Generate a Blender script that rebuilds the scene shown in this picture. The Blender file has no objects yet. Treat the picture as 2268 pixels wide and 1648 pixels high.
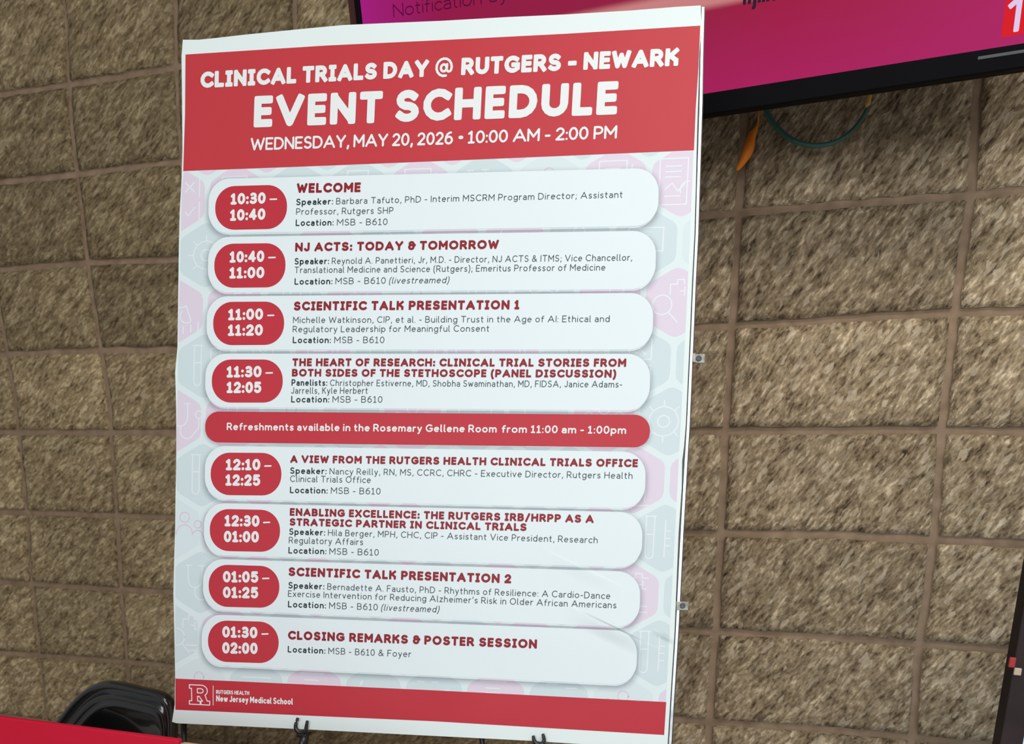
import bpy, bmesh, math, random
from mathutils import Vector, Matrix, Quaternion, noise
random.seed(7)
SC = bpy.context.scene
COL = SC.collection
PI = math.pi

# ------------------------------------------------------------------ camera, world, lights, exposure
IMW, IMH, FPX, PPX, PPY = 2268.0, 1648.0, 1850.0, 1134.0, 1400.0
CAM = Vector((0.0, -1.7819, 1.5))
RIGHT = Vector((0.95108595, 0.30891816, 0.00225378)).normalized()
DOWN = Vector((0.06827189, -0.20306667, -0.9767819)).normalized()
FWD = RIGHT.cross(DOWN).normalized() * 1.0
if FWD.y < 0: FWD = -FWD
cam_d = bpy.data.cameras.new('camera'); cam = bpy.data.objects.new('camera', cam_d); COL.objects.link(cam)
cam.matrix_world = Matrix(((RIGHT.x, -DOWN.x, -FWD.x, CAM.x), (RIGHT.y, -DOWN.y, -FWD.y, CAM.y), (RIGHT.z, -DOWN.z, -FWD.z, CAM.z), (0, 0, 0, 1)))
cam_d.sensor_width = 36.0; cam_d.lens = FPX * 36.0 / IMW
cam_d.shift_y = (PPY - IMH / 2) / IMW
cam_d.clip_start = 0.02
cam_d.dof.use_dof = True; cam_d.dof.focus_distance = 1.24; cam_d.dof.aperture_fstop = 7.0
SC.camera = cam

w = bpy.data.worlds.new('room_light'); SC.world = w; w.use_nodes = True
w.node_tree.nodes['Background'].inputs[0].default_value = (0.93, 0.97, 1.0, 1)
w.node_tree.nodes['Background'].inputs[1].default_value = 0.30
def area(name, loc, target, sx, sy, power, col):
    l = bpy.data.lights.new(name, 'AREA'); l.shape = 'RECTANGLE'; l.size = sx; l.size_y = sy; l.energy = power; l.color = col
    o = bpy.data.objects.new(name, l); COL.objects.link(o); o.location = loc
    o.rotation_euler = (Vector(target) - Vector(loc)).to_track_quat('-Z', 'Y').to_euler()
    return o
area('window_light', (0.4, -4.4, 2.35), (-0.1, 0, 0.5), 3.4, 1.4, 88, (0.95, 0.98, 1.0))
area('ceiling_panel_light', (0.75, -1.75, 3.25), (0.5, -1.0, 0.0), 1.8, 0.9, 46, (1.0, 0.96, 0.9))
SC.view_settings.view_transform = 'Standard'; SC.view_settings.look = 'None'
SC.view_settings.exposure = -0.06; SC.view_settings.gamma = 1.0; SC.view_settings.use_curve_mapping = False

# poster plane: origin top left, A across, B down
P0 = Vector((-0.90180597, -0.59758942, 2.09450817))
PA = Vector((0.7507347, 0.13051907, -0.00248652)); PB = Vector((0.01004049, -0.16002906, -1.0148152))
PW, PH = PA.length, PB.length
EA = PA.normalized(); EB = PB.normalized()
PN = EA.cross(EB).normalized()
if PN.dot(CAM - P0) < 0: PN = -PN

# ------------------------------------------------------------------ helpers
def ray(px, py):
    return RIGHT * ((px - PPX) / FPX) + DOWN * ((py - PPY) / FPX) + FWD
def at_y(px, py, y):                  # where the sight line of a measured point meets the plane at depth y
    r = ray(px, py); return CAM + r * ((y - CAM.y) / r.y)
def at_z(px, py, z):
    r = ray(px, py); return CAM + r * ((z - CAM.z) / r.z)
def on_plane(px, py, p0, n):
    r = ray(px, py); return CAM + r * ((p0 - CAM).dot(n) / r.dot(n))

def srgb(r, g, b):
    f = lambda c: (c / 255 / 12.92) if c / 255 <= 0.04045 else ((c / 255 + 0.055) / 1.055) ** 2.4
    return (f(r), f(g), f(b), 1.0)

def tag(o, label=None, cat=None, group=None, kind=None):
    if label: o['label'] = label
    if cat: o['category'] = cat
    if group: o['group'] = group
    if kind: o['kind'] = kind
    return o
def empty(name, loc, label, cat, group=None):
    o = bpy.data.objects.new(name, None); COL.objects.link(o); o.location = loc; o.empty_display_size = 0.05
    return tag(o, label, cat, group)
def link(name, me, mat=None, parent=None):
    o = bpy.data.objects.new(name, me); COL.objects.link(o)
    if mat is not None and not me.materials: me.materials.append(mat)
    if parent is not None:
        o.parent = parent   # (turned parents are turned only after their parts exist in upright world space)
        # children are modelled in world space: cancel every ancestor's offset
        off = Vector((0, 0, 0)); p = parent
        while p is not None:
            off += p.location; p = p.parent
        o.location = -off
    return o
def mesh(name, verts, faces, mat, parent=None, smooth=False):
    me = bpy.data.meshes.new(name); me.from_pydata([tuple(v) for v in verts], [], faces); me.update()
    if smooth:
        for p in me.polygons: p.use_smooth = True
    return link(name, me, mat, parent)
def bm_obj(name, bm, mat, parent=None, smooth=False):
    me = bpy.data.meshes.new(name); bmesh.ops.recalc_face_normals(bm, faces=bm.faces); bm.to_mesh(me); bm.free()
    if smooth:
        for p in me.polygons: p.use_smooth = True
    return link(name, me, mat, parent)
def add_box(bm, c, ax, ay, az, bevel=0.0):
    """box centred at c with half-axis vectors ax, ay, az"""
    vs = [bm.verts.new(c + ax * i + ay * j + az * k) for i in (-1, 1) for j in (-1, 1) for k in (-1, 1)]
    fs = []
    for q in ((0, 1, 3, 2), (4, 6, 7, 5), (0, 4, 5, 1), (2, 3, 7, 6), (0, 2, 6, 4), (1, 5, 7, 3)):
        fs.append(bm.faces.new([vs[i] for i in q]))
    if bevel:
        es = {e for f in fs for e in f.edges}
        bmesh.ops.bevel(bm, geom=list(es), offset=bevel, segments=2, affect='EDGES', profile=0.5)
def tube(bm, pts, rad, seg=10, cap=True):
    """swept tube; rad is a number or one radius per point"""
    n = len(pts); rings = []
    up = Vector((0.13, 0.21, 0.97)).normalized()
    for i, p in enumerate(pts):
        d = (pts[min(i + 1, n - 1)] - pts[max(i - 1, 0)]).normalized()
        a = d.cross(up)
        if a.length < 0.15: a = d.cross(Vector((1, 0, 0)))
        a.normalize(); b = d.cross(a).normalized()
        r = rad[i] if isinstance(rad, (list, tuple)) else rad
        rings.append([bm.verts.new(p + (a * math.cos(t) + b * math.sin(t)) * r) for t in [2 * PI * k / seg for k in range(seg)]])
    for i in range(n - 1):
        for k in range(seg):
            bm.faces.new([rings[i][k], rings[i][(k + 1) % seg], rings[i + 1][(k + 1) % seg], rings[i + 1][k]])
    if cap:
        bm.faces.new(rings[0][::-1]); bm.faces.new(rings[-1])
def smooth_path(pts, n=8):
    out = []
    P = [pts[0]] + list(pts) + [pts[-1]]
    for i in range(1, len(P) - 2):
        for k in range(n):
            t = k / n
            a, b, c, d = P[i - 1], P[i], P[i + 1], P[i + 2]
            out.append(0.5 * ((2 * b) + (c - a) * t + (2 * a - 5 * b + 4 * c - d) * t * t + (3 * b - a - 3 * c + d) * t ** 3))
    out.append(pts[-1]); return out

# ------------------------------------------------------------------ materials
def mat(name, col, rough=0.5, spec=0.5, metal=0.0, coat=0.0):
    m = bpy.data.materials.new(name); m.use_nodes = True
    b = m.node_tree.nodes['Principled BSDF']
    b.inputs['Base Color'].default_value = col; b.inputs['Roughness'].default_value = rough
    b.inputs['Specular IOR Level'].default_value = spec; b.inputs['Metallic'].default_value = metal
    b.inputs['Coat Weight'].default_value = coat
    return m
def noisy(m, scale, c1, c2, bump=0.0, dist=0.001, detail=4):
    nt = m.node_tree; b = nt.nodes['Principled BSDF']
    tc = nt.nodes.new('ShaderNodeTexCoord'); n = nt.nodes.new('ShaderNodeTexNoise'); n.inputs['Scale'].default_value = scale; n.inputs['Detail'].default_value = detail
    r = nt.nodes.new('ShaderNodeValToRGB'); r.color_ramp.elements[0].position = 0.3; r.color_ramp.elements[1].position = 0.7
    r.color_ramp.elements[0].color = c1; r.color_ramp.elements[1].color = c2
    nt.links.new(tc.outputs['Object'], n.inputs['Vector']); nt.links.new(n.outputs['Fac'], r.inputs[0]); nt.links.new(r.outputs[0], b.inputs['Base Color'])
    if bump:
        bp = nt.nodes.new('ShaderNodeBump'); bp.inputs['Strength'].default_value = bump; bp.inputs['Distance'].default_value = dist
        nt.links.new(n.outputs['Fac'], bp.inputs['Height']); nt.links.new(bp.outputs[0], b.inputs['Normal'])
    return m

def stone_material(angle, contrast):
    """split-face concrete: pitted aggregate, grain drawn out on the diagonal"""
    m = bpy.data.materials.new('split_face_concrete'); m.use_nodes = True
    nt = m.node_tree; N = nt.nodes.new; L = nt.links.new; b = nt.nodes['Principled BSDF']
    b.inputs['Roughness'].default_value = 0.9; b.inputs['Specular IOR Level'].default_value = 0.15
    tc = N('ShaderNodeTexCoord')
    mp = N('ShaderNodeMapping'); mp.inputs['Rotation'].default_value = (0, math.radians(angle), 0)
    L(tc.outputs['Object'], mp.inputs[0])
    mp2 = N('ShaderNodeMapping'); mp2.inputs['Scale'].default_value = (0.36, 1.0, 1.0); L(mp.outputs[0], mp2.inputs[0])
    fine = N('ShaderNodeTexNoise'); fine.inputs['Scale'].default_value = 185; fine.inputs['Detail'].default_value = 3.0; fine.inputs['Roughness'].default_value = 0.6; L(mp2.outputs[0], fine.inputs['Vector'])
    vor = N('ShaderNodeTexVoronoi'); vor.inputs['Scale'].default_value = 150; vor.inputs['Randomness'].default_value = 1.0; L(mp2.outputs[0], vor.inputs['Vector'])
    mid = N('ShaderNodeTexNoise'); mid.inputs['Scale'].default_value = 60; mid.inputs['Detail'].default_value = 4; L(mp2.outputs[0], mid.inputs['Vector'])
    big = N('ShaderNodeTexNoise'); big.inputs['Scale'].default_value = 5; big.inputs['Detail'].default_value = 3; L(tc.outputs['Object'], big.inputs['Vector'])
    r1 = N('ShaderNodeValToRGB'); e = r1.color_ramp.elements
    e[0].position = 0.34; e[0].color = (0.05, 0.034, 0.021, 1); e[1].position = 0.66; e[1].color = (0.62, 0.51, 0.385, 1)
    x = r1.color_ramp.elements.new(0.44); x.color = (0.185, 0.138, 0.09, 1)
    x = r1.color_ramp.elements.new(0.56); x.color = (0.33, 0.26, 0.18, 1)
    mx = N('ShaderNodeMix'); mx.data_type = 'FLOAT'; mx.inputs[0].default_value = 0.42
    L(fine.outputs['Fac'], mx.inputs[2]); L(mid.outputs['Fac'], mx.inputs[3])
    L(mx.outputs[0], r1.inputs[0])
    # pale aggregate chips
    rc = N('ShaderNodeValToRGB'); rc.color_ramp.elements[0].position = 0.80; rc.color_ramp.elements[1].position = 0.93
    sepc = N('ShaderNodeSeparateColor'); L(vor.outputs['Color'], sepc.inputs[0]); L(sepc.outputs[0], rc.inputs[0])
    m1 = N('ShaderNodeMix'); m1.data_type = 'RGBA'; m1.inputs[7].default_value = (0.52, 0.45, 0.36, 1)
    md = N('ShaderNodeMath'); md.operation = 'MULTIPLY'; md.inputs[1].default_value = 0.5; L(rc.outputs[0], md.inputs[0]); L(md.outputs[0], m1.inputs[0]); L(r1.outputs[0], m1.inputs[6])
    rd = N('ShaderNodeValToRGB'); rd.color_ramp.elements[0].position = 0.86; rd.color_ramp.elements[1].position = 0.97; L(sepc.outputs[1], rd.inputs[0])
    m0 = N('ShaderNodeMix'); m0.data_type = 'RGBA'; m0.inputs[7].default_value = (0.07, 0.05, 0.032, 1)
    me_ = N('ShaderNodeMath'); me_.operation = 'MULTIPLY'; me_.inputs[1].default_value = 0.45; L(rd.outputs[0], me_.inputs[0]); L(me_.outputs[0], m0.inputs[0]); L(m1.outputs[2], m0.inputs[6])
    mf = N('ShaderNodeMix'); mf.data_type = 'RGBA'; mf.inputs[0].default_value = contrast; mf.inputs[6].default_value = (0.25, 0.2, 0.14, 1); L(m0.outputs[2], mf.inputs[7])
    # broad colour drift, a random tone per block, and a tint with painted shade
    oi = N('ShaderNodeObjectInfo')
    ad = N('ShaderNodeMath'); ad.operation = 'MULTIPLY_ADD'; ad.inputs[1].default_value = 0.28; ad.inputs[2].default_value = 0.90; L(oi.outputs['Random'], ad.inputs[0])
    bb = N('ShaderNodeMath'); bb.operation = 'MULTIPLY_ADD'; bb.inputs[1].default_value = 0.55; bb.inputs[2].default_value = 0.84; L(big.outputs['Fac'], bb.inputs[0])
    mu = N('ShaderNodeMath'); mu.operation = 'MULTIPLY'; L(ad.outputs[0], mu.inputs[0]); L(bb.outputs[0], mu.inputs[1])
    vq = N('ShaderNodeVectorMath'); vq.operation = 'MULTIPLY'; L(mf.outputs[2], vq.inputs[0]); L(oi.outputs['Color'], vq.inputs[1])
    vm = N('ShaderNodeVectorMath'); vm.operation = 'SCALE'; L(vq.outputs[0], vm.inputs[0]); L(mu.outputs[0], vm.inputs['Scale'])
    L(vm.outputs[0], b.inputs['Base Color'])
    bp = N('ShaderNodeBump'); bp.inputs['Strength'].default_value = 1.0; bp.inputs['Distance'].default_value = 0.008; L(mx.outputs[0], bp.inputs['Height'])
    L(bp.outputs[0], b.inputs['Normal'])
    return m
M_STONE = stone_material(56, 1.0); M_STONE_L = stone_material(38, 0.86)
M_MORTAR = noisy(mat('mortar', (0.2, 0.14, 0.1, 1), 0.95, 0.1), 30, (0.225, 0.155, 0.10, 1), (0.35, 0.25, 0.168, 1), 0.3, 0.002)
M_BLACKPL = mat('black_plastic', (0.012, 0.012, 0.013, 1), 0.32, 0.5)
M_BLACKMT = mat('black_painted_steel', (0.012, 0.012, 0.014, 1), 0.42, 0.5)
M_ALU = noisy(mat('brushed_aluminium', (0.6, 0.62, 0.62, 1), 0.35, 0.5, 0.85), 60, (0.42, 0.45, 0.45, 1), (0.75, 0.78, 0.78, 1))
M_CLIP = noisy(mat('dull_zinc', (0.3, 0.3, 0.28, 1), 0.5, 0.5, 0.3), 90, (0.16, 0.16, 0.14, 1), (0.42, 0.42, 0.39, 1))
M_FOAM = mat('foam_board_edge', (0.62, 0.6, 0.54, 1), 0.8, 0.2)
M_DARKEDGE = mat('grey_board_back', (0.10, 0.11, 0.115, 1), 0.6, 0.3)

# crease and waviness of the laminated sheet, shared by all its printed layers
def paper_relief():
    g = bpy.data.node_groups.new('sheet_relief', 'ShaderNodeTree')
    g.interface.new_socket('Normal', in_out='OUTPUT', socket_type='NodeSocketVector')
    N = g.nodes.new; L = g.links.new
    out = N('NodeGroupOutput'); tc = N('ShaderNodeTexCoord')
    n = N('ShaderNodeTexNoise'); n.inputs['Scale'].default_value = 5.5; n.inputs['Detail'].default_value = 1.5
    L(tc.outputs['Object'], n.inputs['Vector'])
    bp = N('ShaderNodeBump'); bp.inputs['Strength'].default_value = 0.5; bp.inputs['Distance'].default_value = 0.010
    L(n.outputs['Fac'], bp.inputs['Height'])
    last = bp
    ca, cb = on_plane(1255, 1340, P0, PN), on_plane(1462, 1440, P0, PN)
    tv_ = (cb - ca).normalized(); nv_ = tv_.cross(PN); nv_ = -nv_ if nv_.z > 0 else nv_
    for (a_, b_, wide, dist) in ((ca, cb, 0.024, 0.0042), (on_plane(1200, 1215, P0, PN), on_plane(1395, 1262, P0, PN), 0.020, 0.0012), (on_plane(1455, 1399, P0, PN), on_plane(1495, 1404, P0, PN), 0.008, 0.0024)):
        t_ = (b_ - a_); ln = t_.length; t_.normalize()
        sub = N('ShaderNodeVectorMath'); sub.operation = 'SUBTRACT'; sub.inputs[1].default_value = a_; L(tc.outputs['Object'], sub.inputs[0])
        d1 = N('ShaderNodeVectorMath'); d1.operation = 'DOT_PRODUCT'; d1.inputs[1].default_value = nv_; L(sub.outputs[0], d1.inputs[0])
        d2 = N('ShaderNodeVectorMath'); d2.operation = 'DOT_PRODUCT'; d2.inputs[1].default_value = t_; L(sub.outputs[0], d2.inputs[0])
        u1 = N('ShaderNodeMapRange'); u1.inputs[1].default_value = -0.0025; u1.inputs[2].default_value = 0.0; L(d1.outputs['Value'], u1.inputs[0])
        u2 = N('ShaderNodeMapRange'); u2.inputs[1].default_value = 0.0; u2.inputs[2].default_value = wide; u2.inputs[3].default_value = 1.0; u2.inputs[4].default_value = 0.0; u2.interpolation_type = 'SMOOTHSTEP'; L(d1.outputs['Value'], u2.inputs[0])
        u3 = N('ShaderNodeMapRange'); u3.interpolation_type = 'SMOOTHSTEP'; u3.inputs[1].default_value = -0.01; u3.inputs[2].default_value = ln * 0.5; L(d2.outputs['Value'], u3.inputs[0])
        u4 = N('ShaderNodeMapRange'); u4.interpolation_type = 'SMOOTHSTEP'; u4.inputs[1].default_value = ln * 0.5; u4.inputs[2].default_value = ln + 0.01; u4.inputs[3].default_value = 1.0; u4.inputs[4].default_value = 0.0; L(d2.outputs['Value'], u4.inputs[0])
        a1 = N('ShaderNodeMath'); a1.operation = 'MULTIPLY'; L(u1.outputs[0], a1.inputs[0]); L(u2.outputs[0], a1.inputs[1])
        a2 = N('ShaderNodeMath'); a2.operation = 'MULTIPLY'; L(u3.outputs[0], a2.inputs[0]); L(u4.outputs[0], a2.inputs[1])
        a3 = N('ShaderNodeMath'); a3.operation = 'MULTIPLY'; L(a1.outputs[0], a3.inputs[0]); L(a2.outputs[0], a3.inputs[1])
        b2 = N('ShaderNodeBump'); b2.inputs['Strength'].default_value = 1.0; b2.inputs['Distance'].default_value = dist
        L(a3.outputs[0], b2.inputs['Height']); L(last.outputs[0], b2.inputs['Normal']); last = b2
    L(last.outputs[0], out.inputs[0])
    return g
RELIEF = paper_relief()
def print_mat(name, col, rough=0.45, spec=0.24, alpha=None):
    m = mat(name, col, rough, spec)
    nt = m.node_tree; g = nt.nodes.new('ShaderNodeGroup'); g.node_tree = RELIEF
    nt.links.new(g.outputs[0], nt.nodes['Principled BSDF'].inputs['Normal'])
    return m
M_SHEET = print_mat('glossy_white_sheet', (0.75, 0.84, 0.84, 1))
M_GROUND = print_mat('printed_pale_ground', (0.70, 0.80, 0.82, 1))
M_CARD = print_mat('printed_white_panel', (0.74, 0.83, 0.86, 1))
M_RED = print_mat('printed_scarlet', (0.50, 0.030, 0.047, 1))
M_HRED = print_mat('printed_scarlet_glare', (0.52, 0.042, 0.055, 1))  # header red made lighter: gloss glare painted into its colour
M_WHITEINK = print_mat('white_lettering', (0.78, 0.82, 0.82, 1))
M_TITLE = print_mat('crimson_lettering', (0.26, 0.012, 0.022, 1))
M_BODY = print_mat('grey_lettering', (0.05, 0.066, 0.082, 1))
M_BOLD = print_mat('dark_lettering', (0.014, 0.022, 0.03, 1))
M_PINK = print_mat('printed_pink', (0.71, 0.63, 0.74, 1))
M_TEAL = print_mat('printed_pale_teal', (0.60, 0.71, 0.74, 1))
M_FAINT = print_mat('printed_faint_white', (0.66, 0.76, 0.79, 1))
M_ICON = print_mat('printed_icon_line', (0.75, 0.80, 0.84, 1))
M_PICON = print_mat('printed_pink_icon_line', (0.68, 0.57, 0.68, 1))
def shade_mat():
    m = bpy.data.materials.new('printed_soft_border'); m.use_nodes = True; nt = m.node_tree
    b = nt.nodes['Principled BSDF']; b.inputs['Base Color'].default_value = (0.13, 0.14, 0.20, 1); b.inputs['Roughness'].default_value = 0.45
    a = nt.nodes.new('ShaderNodeAttribute'); a.attribute_name = 'ink'
    nt.links.new(a.outputs['Fac'], b.inputs['Alpha'])
    return m
M_SHADE = shade_mat()

# ------------------------------------------------------------------ the block wall
HJ = [[(10, 210), (180, 185), (400, 148)],
      [(10, 404), (175, 386)],
      [(10, 597), (200, 582), (395, 575), (1570, 478), (1900, 452), (2130, 435), (2262, 421)],
      [(10, 785), (200, 777), (390, 775), (1560, 726), (1900, 705), (2100, 692), (2262, 690)],
      [(10, 957), (390, 958), (1550, 955), (2100, 952), (2260, 957)],
      [(10, 1133), (385, 1146), (1525, 1180), (1800, 1183), (2260, 1204)],
      [(10, 1289), (250, 1304), (385, 1312), (1510, 1395), (1800, 1408), (2240, 1440)],
      [(10, 1446), (290, 1466), (385, 1475), (1490, 1593), (1800, 1613), (2210, 1650)]]
VJ = [[(150, 60), (160, 280), (185, 480), (205, 660), (240, 870), (257, 1080), (270, 1312), (285, 1495)],
      [(1635, 509), (1625.6, 673), (1609, 939), (1597, 1197), (1589, 1354), (1578, 1511)],
      [(2164, 220), (2152, 422), (2119, 655), (2090, 910), (2069, 1177), (2053, 1314), (2030, 1472), (2022, 1629)]]
def lerp_list(pts, x):
    if x <= pts[0][0]: return pts[0][1]
    for a, b in zip(pts, pts[1:]):
        if x <= b[0]: return a[1] + (b[1] - a[1]) * (x - a[0]) / (b[0] - a[0])
    return pts[-1][1]
HZ = []
for l in HJ:
    q = [at_y(x, y, 0.0) for x, y in l]; HZ.append([(p.x, p.z) for p in q])
VX = []
for l in VJ:
    q = [at_y(x, y, 0.0) for x, y in l]; VX.append(sorted([(p.z, p.x) for p in q]))
BASE = sum(z for _, z in HZ[4]) / len(HZ[4])
def zline(k, x):                       # height of bed joint k (k grows downward)
    if 0 <= k < len(HZ): return lerp_list(HZ[k], x)
    return BASE - (k - 4) * 0.2032
def xline(c, z):
    if c == 0: return lerp_list(VX[0], z)
    if c < 0: return lerp_list(VX[0], z) + c * 0.306
    if c in (1, 2): return lerp_list(VX[0], z) + c * 0.306
    if c == 3: return lerp_list(VX[1], z) - 0.406
    if c == 4: return lerp_list(VX[1], z)
    if c == 5: return lerp_list(VX[2], z)
    return lerp_list(VX[2], z) + (c - 5) * 0.406
wall = mesh('wall_back', [Vector(v) for v in ((-3.6, 0.001, 0), (2.4, 0.001, 0), (2.4, 0.001, 3.3), (-3.6, 0.001, 3.3), (-3.6, 0.2, 0), (2.4, 0.2, 0), (2.4, 0.2, 3.3), (-3.6, 0.2, 3.3))],
            [(0, 1, 2, 3), (5, 4, 7, 6), (4, 0, 3, 7), (1, 5, 6, 2), (3, 2, 6, 7), (4, 5, 1, 0)], M_MORTAR)
tag(wall, 'tan split-face concrete block wall with recessed mortar joints', kind='structure')
BLOCKS = {}
for k in range(-3, 12):
    for c in range(-5, 9):
        zc = zline(k, 0) - 0.1
        near = (-2 <= k <= 8 and -2 <= c <= 6)
        nx, nz = (26, 14) if near else (4, 2)
        j = 0.0078
        sd = random.random() * 50
        proud = random.uniform(-0.0015, 0.004)
        vs = []; fs = []
        for b_ in range(nz + 1):
            for a_ in range(nx + 1):
                s, t = a_ / nx, b_ / nz
                x0, x1 = xline(c, zc), xline(c + 1, zc)
                xm = x0 + (x1 - x0) * s
                ztop, zbot = zline(k, xm), zline(k + 1, xm)
                x0 = xline(c, ztop + (zbot - ztop) * t) + j; x1 = xline(c + 1, ztop + (zbot - ztop) * t) - j
                x = x0 + (x1 - x0) * s
                z = (ztop - j) + (zbot - ztop + 2 * j) * t
                dx = min(x - x0, x1 - x); dz = min(abs(z - (ztop - j)), abs(z - (zbot + j)))
                d = min(dx, dz)
                rel = (noise.noise(Vector((x * 9 + sd, z * 9, 3))) * 0.0045 + noise.noise(Vector((x * 34, z * 34, sd))) * 0.003 + noise.noise(Vector((x * 90, z * 90, sd))) * 0.0016)
                edge = min(1.0, d / 0.018)
                y = -proud - 0.004 - 0.006 * edge + rel * (0.35 + 0.65 * edge)
                if d < 1e-6:
                    x += noise.noise(Vector((x * 25, z * 25, sd))) * 0.003; z += noise.noise(Vector((z * 25, x * 25, sd + 5))) * 0.003
                vs.append((x, y, z))
        W_ = nx + 1
        for b_ in range(nz):
            for a_ in range(nx):
                i = b_ * W_ + a_; fs.append((i, i + W_, i + W_ + 1, i + 1))
        ring = [a_ for a_ in range(W_)] + [b_ * W_ + nx for b_ in range(1, nz + 1)] + [nz * W_ + a_ for a_ in range(nx - 1, -1, -1)] + [b_ * W_ for b_ in range(nz - 1, 0, -1)]
        n0 = len(vs)
        for i in ring: vs.append((vs[i][0], 0.05, vs[i][2]))
        m_ = len(ring)
        for i in range(m_): fs.append((ring[i], ring[(i + 1) % m_], n0 + (i + 1) % m_, n0 + i))
        zt = vs[0][2]
        if zt < 0.08: continue
        vs = [(x, y, max(z, 0.001)) for x, y, z in vs]
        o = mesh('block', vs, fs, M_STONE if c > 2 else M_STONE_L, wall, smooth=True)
        tn = (1.15 if c >= 5 else (0.78 if c <= 1 and k <= 2 else (1.06 if c <= 2 else 0.99))); o.color = (tn, tn * (0.96 if c > 2 else 0.955), tn * (0.86 if c > 2 else 0.77), 1)  # upper-left blocks darkened in the tint to imitate dimmer light; right column paler

M_FLOOR = noisy(mat('grey_floor_tile', (0.3, 0.29, 0.27, 1), 0.35, 0.4), 20, (0.46, 0.44, 0.41, 1), (0.56, 0.54, 0.50, 1))
M_CEIL = noisy(mat('white_ceiling_tile', (0.5, 0.5, 0.48, 1), 0.8, 0.2), 8, (0.44, 0.44, 0.42, 1), (0.5, 0.5, 0.48, 1))
ce = mesh('ceiling', [Vector(v) for v in ((-3.6, -4.9, 3.3), (2.4, -4.9, 3.3), (2.4, 0.2, 3.3), (-3.6, 0.2, 3.3), (-3.6, -4.9, 3.4), (2.4, -4.9, 3.4), (2.4, 0.2, 3.4), (-3.6, 0.2, 3.4))],
          [(0, 3, 2, 1), (4, 5, 6, 7), (0, 1, 5, 4), (1, 2, 6, 5), (2, 3, 7, 6), (3, 0, 4, 7)], M_CEIL)
tag(ce, 'plain off-white ceiling', kind='structure')
fl = mesh('floor', [Vector(v) for v in ((-3.6, -4.9, 0), (2.4, -4.9, 0), (2.4, 0.2, 0), (-3.6, 0.2, 0), (-3.6, -4.9, -0.1), (2.4, -4.9, -0.1), (2.4, 0.2, -0.1), (-3.6, 0.2, -0.1))],
          [(0, 1, 2, 3), (4, 7, 6, 5), (0, 4, 5, 1), (1, 5, 6, 2), (2, 6, 7, 3), (3, 7, 4, 0)], M_FLOOR)
tag(fl, 'plain grey floor', kind='structure')

# ------------------------------------------------------------------ poster plane: origin top left, A across, B down
def uv(px, py):
    """photo measurement -> metres across / down the sheet"""
    p = on_plane(px, py, P0, PN) - P0
    ab = EA.dot(EB); pa = p.dot(EA); pb = p.dot(EB)
    return Vector(((pa - ab * pb) / (1 - ab * ab), (pb - ab * pa) / (1 - ab * ab)))
def W3(u, v, h=0.0): return P0 + EA * u + EB * v + PN * h
mm = 0.001

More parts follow.
